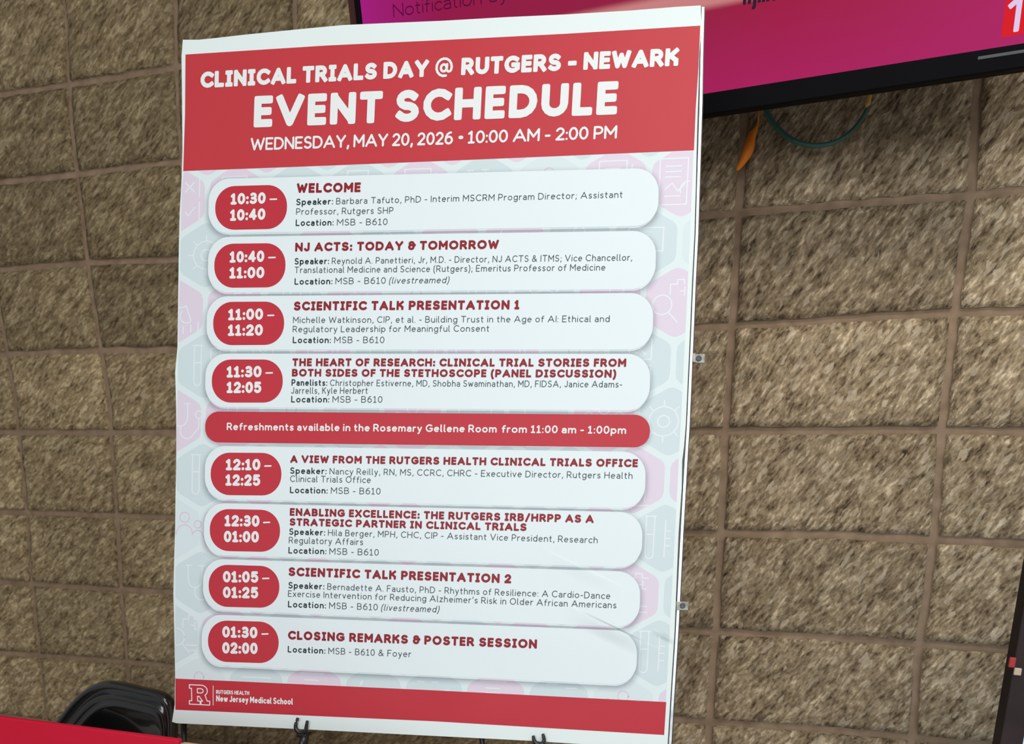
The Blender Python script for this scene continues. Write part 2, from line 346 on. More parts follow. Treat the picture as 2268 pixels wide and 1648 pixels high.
# ---- stroke lettering: each glyph is a width and centre lines; x-height 70, capitals 100
G = {
'A': (92, '0,0 46,100 92,0;17,32 75,32'), 'B': (64, '0,52 0,0 34,0 e34,26,30,26,-90,90 0,52 0,100 32,100 e32,76,26,24,90,-90'),
'C': (78, 'e46,50,46,50,48,312'), 'D': (76, '0,50 0,0 30,0 e30,50,46,50,-90,90 0,100 0,50'),
'E': (56, '56,100 0,100 0,0 56,0;0,51 49,51'), 'F': (54, '54,100 0,100 0,0;0,50 46,50'),
'G': (84, 'e46,50,46,50,50,325 84,46 52,46'), 'H': (72, '0,0 0,100;72,0 72,100;0,51 72,51'), 'I': (0, '0,0 0,100'),
'J': (46, '46,100 46,28 e23,26,23,26,0,-160'), 'K': (62, '0,0 0,100;60,100 2,44;20,60 62,0'), 'L': (52, '0,100 0,0 52,0'),
'M': (84, '0,0 0,100 42,34 84,100 84,0'), 'N': (72, '0,0 0,100 72,0 72,100'), 'O': (90, 'e45,50,45,50,90,450'),
'P': (60, '0,0 0,100 32,100 e32,71,28,29,90,-90 0,42'), 'R': (64, '0,0 0,100 32,100 e32,72,28,28,90,-90 0,44;34,44 64,0'),
'S': (60, 'e31,75,27,25,35,270 e30,25,30,25,90,-148'), 'T': (70, '0,100 70,100;35,100 35,0'), 'U': (70, '0,100 0,36 e35,36,35,36,180,360 70,100'),
'V': (82, '0,100 41,0 82,100'), 'W': (118, '0,100 29,0 59,88 89,0 118,100'), 'X': (72, '0,100 72,0;72,100 0,0'), 'Y': (74, '0,100 37,44 74,100;37,44 37,0'),
'Z': (66, '0,100 66,100 0,0 66,0'), '&': (76, '76,0 22,62 e32,80,17,20,210,-40 16,46 e27,24,27,24,115,330 70,42'),
'a': (48, '4,62 e26,47,22,23,125,0 48,0;48,40 26,40 e25,20,25,20,90,270 e27,20,21,20,-90,0'), 'b': (56, '0,100 0,0;e28,35,28,35,0,360'),
'c': (48, 'e30,35,30,35,48,312'), 'd': (56, '56,100 56,0;e28,35,28,35,0,360'), 'e': (56, '1,38 56,38 e28,35,28,35,5,310'),
'f': (34, '36,98 e30,78,18,20,80,180 12,0;0,66 32,66'), 'g': (56, '56,70 56,-6 e28,-6,28,22,0,-150;e28,35,28,35,0,360'),
'h': (52, '0,100 0,0;0,40 e26,42,26,28,180,0 52,0'), 'i': (0, '0,70 0,0;0,95 0,96'), 'j': (10, '10,70 10,-14 e0,-14,10,14,0,-90;10,95 10,96'),
'k': (46, '0,100 0,0;44,70 2,28;14,38 46,0'), 'l': (11, '0,100 0,14 e11,14,11,14,180,275'),
'm': (90, '0,70 0,0;0,42 e22,44,22,26,180,0 45,0;45,42 e67,44,23,26,180,0 90,0'), 'n': (52, '0,70 0,0;0,40 e26,42,26,28,180,0 52,0'),
'o': (60, 'e30,35,30,35,0,360'), 'p': (56, '0,70 0,-28;e28,35,28,35,0,360'), 'r': (30, '0,70 0,0;0,40 e28,42,28,28,180,85'),
's': (42, 'e23,52.5,20,17.5,40,270 e21,17.5,21,17.5,90,-145'), 't': (34, '12,92 12,18 e28,18,16,18,180,275;0,68 32,68'),
'u': (52, '0,70 0,28 e26,28,26,28,180,360;52,70 52,0'), 'v': (50, '0,70 25,0 50,70'), 'w': (80, '0,70 20,0 40,64 60,0 80,70'),
'x': (48, '0,70 48,0;48,70 0,0'), 'y': (50, '50,70 22,-12 e6,-10,16,18,-20,-95;0,70 26,0'), 'z': (46, '2,70 46,70 0,0 48,0'),
'0': (58, 'e29,50,29,50,0,360'), '1': (40, '0,82 20,100 20,0;0,0 40,0'), '2': (56, '2,80 e28,72,26,28,160,-35 0,0 56,0'),
'3': (56, 'e27,76,25,24,135,-90 16,52;27,52 e27,26,29,26,90,-145'), '4': (62, '44,0 44,100 0,28 62,28'),
'5': (56, '51,100 8,100 5,56 e27,33,29,33,115,-145'), '6': (58, '46,100 e44,38,43,62,105,185;e29,31,29,31,0,360'),
'7': (54, '0,100 54,100 18,0'), ',': (7, '7,5 1,-15'), '.': (0, '0,0 0,1'), ':': (0, '0,2 0,3;0,62 0,63'), ';': (7, '7,5 1,-15;6,62 6,63'),
'-': (30, '0,38 30,38'), '–': (52, '0,38 52,38'), '(': (18, 'e30,40,30,72,115,245'), ')': (18, 'e-12,40,30,72,65,-65'), '/': (40, '0,-8 40,104'),
"'": (4, '4,100 1,76'), '•': (10, 'e5,48,6,6,0,360'), '@': (100, 'e48,42,17,20,0,360;68,62 66,34 e80,36,14,16,190,360 e50,46,46,50,0,285'),
}
HEAVY = dict(G)
HEAVY.update({'E': (46, '46,100 0,100 0,0 46,0;0,51 42,51'), 'F': (45, '45,100 0,100 0,0;0,50 40,50'), 'L': (45, '0,100 0,0 45,0'),
              'T': (60, '0,100 60,100;30,100 30,0'), 'S': (64, 'e33,75,29,25,35,270 e32,25,32,25,90,-148'), 'C': (76, 'e46,50,46,50,46,314'),
              'I': (28, '0,100 28,100;0,0 28,0;14,0 14,100'), 'W': (104, '0,100 26,0 52,84 78,0 104,100'), '1': (30, '0,82 15,100 15,0;0,0 30,0'),
              '&': (58, '50,84 e29,78,24,22,20,270 34,56;30,56 e28,28,28,28,95,360 58,66;44,56 70,56'),
              'K': (66, '0,0 0,100;62,100 4,46;24,58 62,24 62,0'), 'A': (84, '0,0 42,100 84,0;18,28 66,28')})
CAPS_NARROW_I = {'I': (0, '0,0 0,100')}

def parse(st):
    pts = []; closed = False
    for tk in st.split():
        if tk[0] == 'e':
            cx, cy, rx, ry, a0, a1 = [float(v) for v in tk[1:].split(',')]
            n = max(3, int(abs(a1 - a0) / ARC))
            for i in range(n + 1):
                a = math.radians(a0 + (a1 - a0) * i / n); pts.append((cx + rx * math.cos(a), cy + ry * math.sin(a)))
        else:
            pts.append(tuple(float(v) for v in tk.split(',')))
    out = [pts[0]]
    for p in pts[1:]:
        if math.hypot(p[0] - out[-1][0], p[1] - out[-1][1]) > 0.4: out.append(p)
    return out
ARC = 22.5
def ribbon(pts, r, V, F, z, sq):
    """flat ribbon of half width r along pts, mitred at gentle bends, split at sharp ones, rounded (or squarish) ends"""
    closed = len(pts) > 3 and math.hypot(pts[0][0] - pts[-1][0], pts[0][1] - pts[-1][1]) < 0.02 * r + 1e-9
    runs = [[pts[0]]]
    for i in range(1, len(pts)):
        runs[-1].append(pts[i])
        if i < len(pts) - 1:
            a = math.atan2(pts[i][1] - pts[i - 1][1], pts[i][0] - pts[i - 1][0]); b = math.atan2(pts[i + 1][1] - pts[i][1], pts[i + 1][0] - pts[i][0])
            d = abs((b - a + PI) % (2 * PI) - PI)
            if d > math.radians(42): runs.append([pts[i]])
    whole = closed and len(runs) == 1
    for q, run in enumerate(runs):
        n = len(run)
        if n < 2: continue
        zz = z + q * 7e-6
        nrm = []
        for i in range(n):
            if whole and i in (0, n - 1): a, b = run[n - 2], run[1]
            else: a, b = run[max(0, i - 1)], run[min(n - 1, i + 1)]
            dx, dy = b[0] - a[0], b[1] - a[1]; l = math.hypot(dx, dy) or 1e-9; nrm.append((-dy / l, dx / l))
        base = len(V)
        for (x, y), (nx, ny) in zip(run, nrm):
            V.append((x + nx * r, y + ny * r, zz)); V.append((x - nx * r, y - ny * r, zz))
        for i in range(n - 1): F.append((base + 2 * i, base + 2 * i + 1, base + 2 * i + 3, base + 2 * i + 2))
        if not whole:
            for i, sgn in ((0, -1), (n - 1, 1)):
                x, y = run[i]; nx, ny = nrm[i]; tx, ty = ny * sgn, -nx * sgn
                cb = len(V); m = 9 if r > 0.0018 else 6
                ang = [PI * k / m for k in range(m + 1)]
                for a in ang:
                    c_, s_ = math.cos(a), math.sin(a)
                    if sq and (i == 0 and q == 0 or i == n - 1 and q == len(runs) - 1 or min(abs(tx), abs(ty)) < 0.12):
                        e = 0.42; c_ = math.copysign(abs(c_) ** e, c_); s_ = abs(s_) ** e
                    V.append((x + nx * r * c_ + tx * r * s_, y + ny * r * c_ + ty * r * s_, zz))
                F.append(tuple(range(cb, cb + m + 1)))
def glyph_strokes(ch, font, wt, italic, sx):
    """-> (outer width, list of polylines) in units of cap height = 1, wt = stroke weight"""
    w_, st = font[ch]
    cap = not ch.islower()
    res = []
    for s in st.split(';'):
        pl = []
        for x, y in parse(s):
            X = x / 100 * sx + wt / 2
            y /= 100
            if y < 0: Y = y + wt / 2
            elif not cap:
                Y = wt / 2 + y / 0.7 * (0.7 - wt) if y <= 0.7 else (0.7 - wt / 2) + (y - 0.7)
            else: Y = wt / 2 + y * (1 - wt)
            if ch in ',;' and y < 0.1: Y = y + wt / 2
            if ch in ":;" and y > 0.3: Y = y * 0.9
            pl.append((X + (italic * Y), Y))
        res.append(pl)
    return w_ / 100 * sx + wt, res
OPEN = {' ': 0.26}
def lettering(name, parent, text, p_start, p_end, cap, font, wt, material, h=0.65, sb=0.115, italic=0.0, sq=False, space=0.26):
    """fit a line of text between two measured baseline points; cap = cap height in photo pixels"""
    a = uv(*p_start); b = uv(*p_end); L = (b - a).length; e = (b - a) / L; up = Vector((e.y, -e.x))
    capm = (uv(p_start[0], p_start[1] - cap) - a).length * 0.5 + (uv(p_end[0], p_end[1] - cap) - b).length * 0.5
    Wn = sum(font[c][0] / 100 for c in text if c != ' ') + sum(space for c in text if c == ' ') + sb * (len(text) - 1)
    fixed = wt * len([c for c in text if c != ' '])
    sx = (L / capm - fixed) / Wn
    V, F = [], []; x = 0.0
    for i, ch in enumerate(text):
        if ch == ' ': x += (space + sb) * sx; continue
        ow, strokes = glyph_strokes(ch, font, wt, italic, sx)
        for k, pl in enumerate(strokes):
            P = [((x + px) * capm, py * capm) for px, py in pl]
            ribbon(P, wt * capm / 2, V, F, k * 1.3e-5 + (i % 2) * 6e-5, sq)
        x += ow + sb * sx
    verts = [W3(a.x + e.x * vx + up.x * vy, a.y + e.y * vx + up.y * vy, h * mm + vz) for vx, vy, vz in V]
    return mesh(name, verts, F, material, parent)

def poly(name, parent, pts, h, material):
    """flat printed shape; pts are (u, v) in metres"""
    V = [W3(p[0], p[1], h * mm) for p in pts]
    o = mesh(name, V, [tuple(range(len(V)))], material, parent)
    if o.data.polygons[0].normal.dot(PN) < 0: o.data.flip_normals()
    return o
def quad_uv(tl, tr, br, bl): return [uv(*tl), uv(*tr), uv(*br), uv(*bl)]
def round_quad(c, r, n=8):
    """rounded corners on a quad (u, v)"""
    out = []
    for i in range(4):
        p = Vector(c[i]); a = (Vector(c[i - 1]) - p); b = (Vector(c[(i + 1) % 4]) - p)
        rr = min(r, a.length * 0.499, b.length * 0.499)
        s = p + a.normalized() * rr; e = p + b.normalized() * rr; o = s + e - p
        for k in range(n + 1):
            t = PI / 2 * k / n
            out.append(o + (s - o) * math.cos(t) + (e - o) * math.sin(t))
    return out

# ------------------------------------------------------------------ the poster
base = W3(PW / 2, PH, 0)
poster = empty('event_schedule_poster', base, 'large white and red event schedule poster board resting on the black easel', 'poster')
# sheet outline, measured along its slightly wavy rim
OUT = [(405, 88), (440, 88), (480, 84), (540, 77), (600, 71), (680, 63), (760, 55.5), (860, 51), (980, 46), (1120, 38), (1253, 32), (1400, 23), (1500, 15), (1552, 12),
       (1554, 60), (1549, 120), (1547, 200), (1544, 290), (1541, 420), (1538, 520), (1533, 620), (1528, 740), (1523, 850), (1519, 940), (1515, 990), (1511, 1020), (1510, 1080), (1503, 1180), (1498, 1300), (1494, 1400), (1489, 1480), (1484, 1560), (1478, 1659),
       (1269, 1647), (1178, 1641), (1060, 1635), (900, 1627), (687, 1616), (391, 1602), (381, 1599), (387, 1560), (388, 1500), (386, 1400), (384, 1315), (386, 1230), (388, 1167), (389, 1080), (391, 1008), (390, 900), (388, 823), (393, 770), (394, 700), (396, 560), (398, 470), (402, 400), (404, 330), (403, 200), (402, 125)]
SHEET = [uv(*p) for p in OUT]
poly('printed_sheet', poster, SHEET, 0.0, M_SHEET)
# foam core behind the sheet
def slab(name, outline, h0, h1, material):
    n = len(outline); V = [W3(p[0], p[1], h0 * mm) for p in outline] + [W3(p[0], p[1], h1 * mm) for p in outline]
    F = [tuple(range(n))[::-1], tuple(range(n, 2 * n))] + [(i, (i + 1) % n, n + (i + 1) % n, n + i) for i in range(n)]
    bm = bmesh.new(); vs = [bm.verts.new(v) for v in V]
    for f in F: bm.faces.new([vs[i] for i in f])
    return bm_obj(name, bm, material, poster)
slab('foam_core', SHEET, -5.5, -0.06, M_FOAM)
# right hand rim: dark gap, bright metal channel, dark outer line
def rim(name, off0, off1, h0, h1, material):
    ys = [12, 120, 230, 420, 520, 620, 740, 850, 940, 1020, 1180, 1300, 1400, 1480, 1560, 1662]
    xs = {12: 1552, 120: 1549, 230: 1547, 420: 1541, 520: 1538, 620: 1533, 740: 1528, 850: 1523, 940: 1519, 1020: 1514, 1180: 1505, 1300: 1499, 1400: 1494, 1480: 1489, 1560: 1484, 1662: 1478}
    L_ = [uv(xs[y] + off0, y) for y in ys]; R_ = [uv(xs[y] + off1, y) for y in ys]
    return slab(name, L_ + R_[::-1], h0, h1, material)
rim('backing_sheet', -3, 5, -7.5, -5.6, M_DARKEDGE)
rim('edge_channel', 3, 8.5, -7.2, -3.0, M_ALU)
o = rim('outer_lip', 8.5, 11, -8.5, -6.0, M_BLACKMT)

# pale honeycomb ground between header and footer
GL = [(410, 379), (1535, 334)]
g_tl, g_tr, g_br, g_bl = uv(407, 380), uv(1537, 334), uv(1476, 1556), uv(389, 1503)
ground_poly = [uv(407, 380), uv(1536, 334), uv(1530, 480), uv(1521, 700), uv(1509, 930), uv(1499, 1110), uv(1488, 1320), uv(1476, 1556), uv(389, 1503), uv(386, 1315), uv(390, 1080), uv(391, 900), uv(394, 780), uv(397, 620), uv(401, 440)]
poly('honeycomb_ground', poster, ground_poly, 0.08, M_GROUND)
def clip(poly_, a, b, inside):
    out = []
    for i in range(len(poly_)):
        p, q = poly_[i - 1], poly_[i]
        dp = (b[0] - a[0]) * (p[1] - a[1]) - (b[1] - a[1]) * (p[0] - a[0]); dq = (b[0] - a[0]) * (q[1] - a[1]) - (b[1] - a[1]) * (q[0] - a[0])
        ip, iq = dp * inside >= 0, dq * inside >= 0
        if ip != iq:
            t = dp / (dp - dq); out.append((p[0] + (q[0] - p[0]) * t, p[1] + (q[1] - p[1]) * t))
        if iq: out.append(q)
    return out
gl, gr = uv(459, 441), uv(1437, 400)
DU = (gr.x - gl.x) / 7; U0 = gl.x - DU / 2
v0, v8 = uv(460, 441).y, uv(447, 1408).y
DV = (v8 - v0) / 8; V0 = v0
ROWS = {-1: 'PPTPPPTTPT', 0: 'PPTTPTWPPP', 1: 'TWPTPPTTWT', 2: 'PPTPWTTPPT', 3: 'TTPTPPWTTP', 4: 'PPWTPTTPTW', 5: 'TPTPWTTPPT', 6: 'WPTTPWTPTT', 7: 'TPPTTPTPTW', 8: 'TPTWPTPPTW', 9: 'WTPTTPTWPT'}
hexes = []
s_ = DU / math.sqrt(3) * 0.915; rr_ = s_ * 0.16
def hex_pts(cu, cv):
    c = [(cu + s_ * math.sin(PI / 3 * k), cv - s_ * math.cos(PI / 3 * k)) for k in range(6)]
    out = []
    for i in range(6):
        p, a, b = Vector(c[i]), Vector(c[i - 1]), Vector(c[(i + 1) % 6])
        d1 = (a - p).normalized(); d2 = (b - p).normalized()
        q1, q2 = p + d1 * rr_, p + d2 * rr_
        out += [tuple(q1), tuple((q1 + q2) * 0.25 + p * 0.5), tuple(q2)]
    return out
centres = []
for r, codes in ROWS.items():
    for i, c in enumerate(codes):
        cu = U0 + DU * (i + (0.5 if r % 2 else 0)); cv = V0 + DV * r
        ring_ = hex_pts(cu, cv)
        cpoly = ground_poly
        pts = ring_
        n = len(cpoly)
        for k in range(n):                                  # the ground is almost convex: clip against its edges
            pts2 = clip(pts, cpoly[k], cpoly[(k + 1) % n], 1)
            pts = pts2
            if len(pts) < 3: break
        if len(pts) < 3: continue
        m_ = {'P': M_PINK, 'T': M_TEAL, 'W': M_FAINT}[c]
        o = poly('printed_hexagon', poster, pts, 0.14, m_)
        centres.append((r, i, cu, cv, c))
# line icons in the outer columns and peeping out between the panels
ICON = {
'boxes': '-30,62 30,62 30,8 -30,8 -30,62;-14,48 14,22;14,48 -14,22;-30,-8 30,-8 30,-62 -30,-62 -30,-8;-14,-34 -4,-46 16,-22',
'gear': 'e0,0,16,16,0,360;e0,0,40,40,0,360;0,40 0,56;0,-40 0,-56;40,0 56,0;-40,0 -56,0;28,28 40,40;-28,-28 -40,-40;-28,28 -40,40;28,-28 40,-40',
'pill': '-34,34 e-20,30,20,20,135,315 10,-28 e-4,-14,20,20,315,135 -34,16;10,-40 10,-60;-14,-44 -14,-64;32,-30 32,-60;-30,-70 50,-70',
'paper': '-44,60 30,60 30,-60 -44,-60 -44,60;-28,40 12,40;-28,26 12,26;-28,12 12,12;-28,-20 -10,-4 6,-26 24,-6;-28,-38 12,-38;44,48 44,-72 -20,-72;e34,-22,22,22,-60,200',
'glass': 'e-20,-6,26,26,0,360;-2,-26 22,-52;0,22 0,48 18,48 18,60 36,60 36,48 52,48;26,30 38,30 38,18 48,18;38,30 38,40;10,-30 52,-30;20,-46 52,-46',
'people': 'e0,34,15,15,0,360;e0,-16,26,28,180,0;e-42,14,11,11,0,360;e-42,-24,18,20,180,20;e42,14,11,11,0,360;e42,-24,18,20,160,0',
'scope': '-40,50 -40,20 e-18,10,22,26,180,360 4,50;-18,-16 e4,-30,22,22,180,300 40,-20 40,6;e40,18,11,11,0,360;-48,50 -30,50;-6,50 12,50',
'tube': '-36,60 -6,60;-32,60 -32,-44 e-21,-44,11,12,180,360 -10,60;-32,10 -10,10;20,50 20,-50 50,-50 50,50 20,50;20,20 34,20;20,0 34,0;20,-20 34,-20',
'screen': '-46,40 46,40 46,-22 -46,-22 -46,40;0,-22 0,-44;-24,-44 24,-44;-30,20 10,20;-30,4 20,4',
}
spec = {(0, 0): 'boxes', (1, 0): 'gear', (2, 0): 'pill', (3, 0): 'tube', (4, 0): 'scope', (5, 0): 'tube', (6, 0): 'people', (7, 0): 'scope', (8, 0): 'glass', (9, 0): 'people',
        (0, 8): 'paper', (2, 8): 'glass', (4, 8): 'gear', (3, 7): 'boxes', (5, 7): 'pill', (6, 8): 'tube', (7, 7): 'glass', (8, 8): 'tube', (9, 7): 'people', (9, 1): 'screen', (9, 2): 'paper', (9, 3): 'pill', (9, 4): 'scope', (9, 5): 'paper', (9, 6): 'tube'}
names = list(ICON)
def inpoly(u, v, P):
    c = False; n = len(P)
    for i in range(n):
        a, b = P[i - 1], P[i]
        if (a[1] > v) != (b[1] > v) and u < (b[0] - a[0]) * (v - a[1]) / (b[1] - a[1]) + a[0]: c = not c
    return c
UMARGIN = 0.004
for r, i, cu, cv, c in centres:
    nm = spec.get((r, i)) or ('people' if c == 'W' else names[(r * 5 + i * 3) % len(names)])
    if r % 2 == 0 and i == 0: cu += DU * 0.20
    if r % 2 == 0 and i == 8: cu -= DU * 0.10
    V, F = [], []
    for k, st in enumerate(ICON[nm].split(';')):
        P = [(cu + x * s_ * 0.0105, cv - y * s_ * 0.0105) for x, y in parse(st)]
        cur = []
        for q in P + [None]:
            ok = q is not None and inpoly(q[0], q[1], ground_poly)
            if ok: cur.append(q)
            elif len(cur) > 1: ribbon(cur, 0.0009, V, F, k * 1e-5, False); cur = []
            else: cur = []
    if V: mesh('printed_icon', [W3(a, b, 0.2 * mm + z) for a, b, z in V], F, M_PICON if c == 'W' else M_ICON, poster)

# header and footer bands
band = poly('header_band', poster, [uv(411, 121), uv(724, 101), uv(980, 89), uv(1253, 75), uv(1551, 57), uv(1547, 150), uv(1541, 240), uv(1537, 333), uv(980, 356.7), uv(724, 367), uv(406, 379), uv(410, 250)], 0.24, M_HRED)
foot = poly('footer_band', poster, [uv(388.7, 1503), uv(960, 1529), uv(1475.6, 1555), uv(1471, 1628), uv(960, 1597.5), uv(388.5, 1572)], 0.24, M_RED)

H = HEAVY; B_ = G
# lettering on the header
lettering('heading_line', band, 'CLINICAL TRIALS DAY', (444, 196), (949, 170.5), 37, H, 0.27, M_WHITEINK, sb=0.10, sq=True, space=0.3)
lettering('heading_line', band, '@', (962, 171), (1004, 169), 44, dict(H), 0.13, M_WHITEINK)
lettering('heading_line', band, 'RUTGERS - NEWARK', (1021, 167.3), (1503, 146.5), 39, H, 0.27, M_WHITEINK, sb=0.10, sq=True, space=0.3)
lettering('heading_line', band, 'EVENT SCHEDULE', (562, 283), (1366, 254), 71.5, H, 0.255, M_WHITEINK, sb=0.15, sq=True, space=0.20)
lettering('heading_line', band, 'WEDNESDAY, MAY 20, 2026', (555, 334), (1003, 320.5), 28.5, B_, 0.17, M_WHITEINK, sb=0.07, space=0.24)
lettering('heading_line', band, '•', (1015, 318), (1025, 318), 27, B_, 0.2, M_WHITEINK)
lettering('heading_line', band, '10:00 AM - 2:00 PM', (1036, 319), (1366, 307.5), 29, B_, 0.17, M_WHITEINK, sb=0.07, space=0.26)
# lettering and block letter emblem on the footer
lettering('school_name', foot, 'RUTGERS HEALTH', (479, 1536.8), (552.5, 1539.6), 8.8, CAPS_NARROW_I | B_, 0.20, M_WHITEINK, sb=0.10, space=0.35)
lettering('school_name', foot, 'New Jersey Medical School', (479, 1553.7), (649, 1561), 14.2, B_, 0.185, M_WHITEINK, sb=0.12, space=0.2)
V, F = [], []
ribbon([tuple(uv(472.5, 1519)), tuple(uv(472.5, 1562))], 0.0005, V, F, 0, False)
mesh('divider_line', [W3(a, b, 0.5 * mm) for a, b, z in V], F, M_WHITEINK, foot)
EMB = ['4,100 62,100 e62,72,28,28,90,-55 88,20 100,20 100,0 58,0 58,18 66,18 50,42 42,42 42,18 54,18 54,0 2,0 2,18 14,18 14,82 4,82 4,100',
       '42,82 58,82 e58,71,12,11,90,-90 42,60 42,82']
V, F = [], []
e0, e1, e2 = uv(418, 1516.5), uv(464, 1518.5), uv(419, 1559.5)
for k, st in enumerate(EMB):
    P = [tuple(e0 + (e1 - e0) * (x / 100) + (e2 - e0) * (1 - y / 100)) for x, y in parse(st)]
    ribbon(P, 0.00075, V, F, k * 1e-5, False)
o = mesh('letter_emblem', [W3(a, b, 0.5 * mm + z) for a, b, z in V], F, M_WHITEINK, foot); tag(o, 'outlined white block letter R')

# the eight schedule panels and the refreshments strip: left edge, right edge, y of top and bottom edge left and right
def soft_border(parent, outline, grow, h, strength, shift):
    """printed soft grey border that fades outwards from the panel"""
    n = len(outline); c = sum((Vector(p) for p in outline), Vector((0, 0))) / n
    rings = 6; V = []; F = []; A_ = []
    nr = []
    for i in range(n):
        a, b = Vector(outline[i - 1]), Vector(outline[(i + 1) % n]); d = (b - a).normalized(); q = Vector((d.y, -d.x))
        if q.dot(Vector(outline[i]) - c) < 0: q = -q
        nr.append(q)
    for k in range(rings + 1):
        t = k / rings
        for i in range(n):
            p = Vector(outline[i]) + nr[i] * (grow * (t - 0.15)) + Vector((0, shift))
            V.append(W3(p.x, p.y, h * mm)); A_.append(strength * (1 - t) ** 1.6)
    for k in range(rings):
        for i in range(n): F.append((k * n + i, k * n + (i + 1) % n, (k + 1) * n + (i + 1) % n, (k + 1) * n + i))
    me = bpy.data.meshes.new('soft_border'); me.from_pydata([tuple(v) for v in V], [], F)
    at_ = me.attributes.new('ink', 'FLOAT', 'POINT')
    for i, a in enumerate(A_): at_.data[i].value = a
    me.update(); return link('soft_border', me, M_SHADE, parent)
CARDS = [  # left x, right x, top left y, top right y, bottom left y, bottom right y, badge (l, r, t, b), name
    (463, 1460, 397, 372, 517.5, 500.5, (477, 636.5, 413.5, 409, 510, 507)),
    (462, 1454, 525.5, 511, 648.8, 640.5, (475, 633, 540.5, 538.5, 638, 636.5)),
    (459, 1448, 656.7, 648.8, 775, 774.6, (472.5, 630, 669, 668, 765, 764)),
    (456, 1441, 783.5, 783.9, 901.5, 910, (469.5, 627, 796.5, 796.5, 892, 892)),
    (455, 1431, 987.5, 1001, 1105, 1127, (467, 624, 1002.5, 1003.5, 1096.5, 1098)),
    (453, 1424, 1113.8, 1135, 1228.8, 1257.5, (465, 621, 1127, 1130, 1220, 1223)),
    (451, 1419, 1237.4, 1266.8, 1350.5, 1390, (462.5, 619.5, 1250, 1254.5, 1343.5, 1347)),
    (448, 1412, 1360.3, 1397.8, 1472.4, 1518, (461, 618, 1373.5, 1378, 1465, 1470)),
]
TIMES = [
    ('10:30', '–', (511, 454), (588.5, 451.5), (597, 614), '10:40', (510, 490), (588, 487)),
    ('10:40', '–', (509, 582.5), (585.5, 580.5), (594, 611), '11:00', (508.3, 617.5), (585.6, 616.5)),
    ('11:00', '–', (505.7, 710), (583, 708.6), (592, 608), '11:20', (505, 744.5), (582.4, 743.8)),
    ('11:30', '–', (502.2, 836.7), (579.5, 836), (588, 605), '12:05', (502.2, 871), (579, 871)),
    ('12:10', '–', (500.4, 1042), (577, 1042), (585.5, 602), '12:25', (499.6, 1076), (576.6, 1076.5)),
    ('12:30', '–', (497.7, 1166), (575, 1167), (583, 599), '01:00', (496, 1201), (573.7, 1202)),
    ('01:05', '–', (494, 1290), (572.5, 1291), (581, 597.5), '01:25', (494, 1324.6), (572.3, 1325.7)),
    ('01:30', '–', (492.5, 1412), (570.5, 1414), (579.5, 595.5), '02:00', (492.5, 1447.5), (571, 1449)),
]
TITLES = [
    [('WELCOME', (657.2, 428), (798.5, 426), 21.5)],
    [('NJ ACTS: TODAY & TOMORROW', (653.8, 557.6), (1104.3, 551.9), 20)],
    [('SCIENTIFIC TALK PRESENTATION 1', (650.6, 688.3), (1150, 685.8), 20.5)],
    [('THE HEART OF RESEARCH: CLINICAL TRIAL STORIES FROM', (647.7, 811.5), (1386.5, 813), 18), ('BOTH SIDES OF THE STETHOSCOPE (PANEL DISCUSSION)', (646.7, 834.3), (1364.6, 837), 17.5)],
    [('A VIEW FROM THE RUTGERS HEALTH CLINICAL TRIALS OFFICE', (643.2, 1025.3), (1412.4, 1035.2), 17.5)],
    [('ENABLING EXCELLENCE: THE RUTGERS IRB/HRPP AS A', (642, 1142.5), (1314.6, 1158.7), 17.5), ('STRATEGIC PARTNER IN CLINICAL TRIALS', (641.4, 1164.4), (1166, 1176.6), 17)],
    [('SCIENTIFIC TALK PRESENTATION 2', (639, 1275.9), (1132, 1292.4), 20)],
    [('CLOSING REMARKS & POSTER SESSION', (638, 1416.5), (1189, 1436.8), 20)],
]
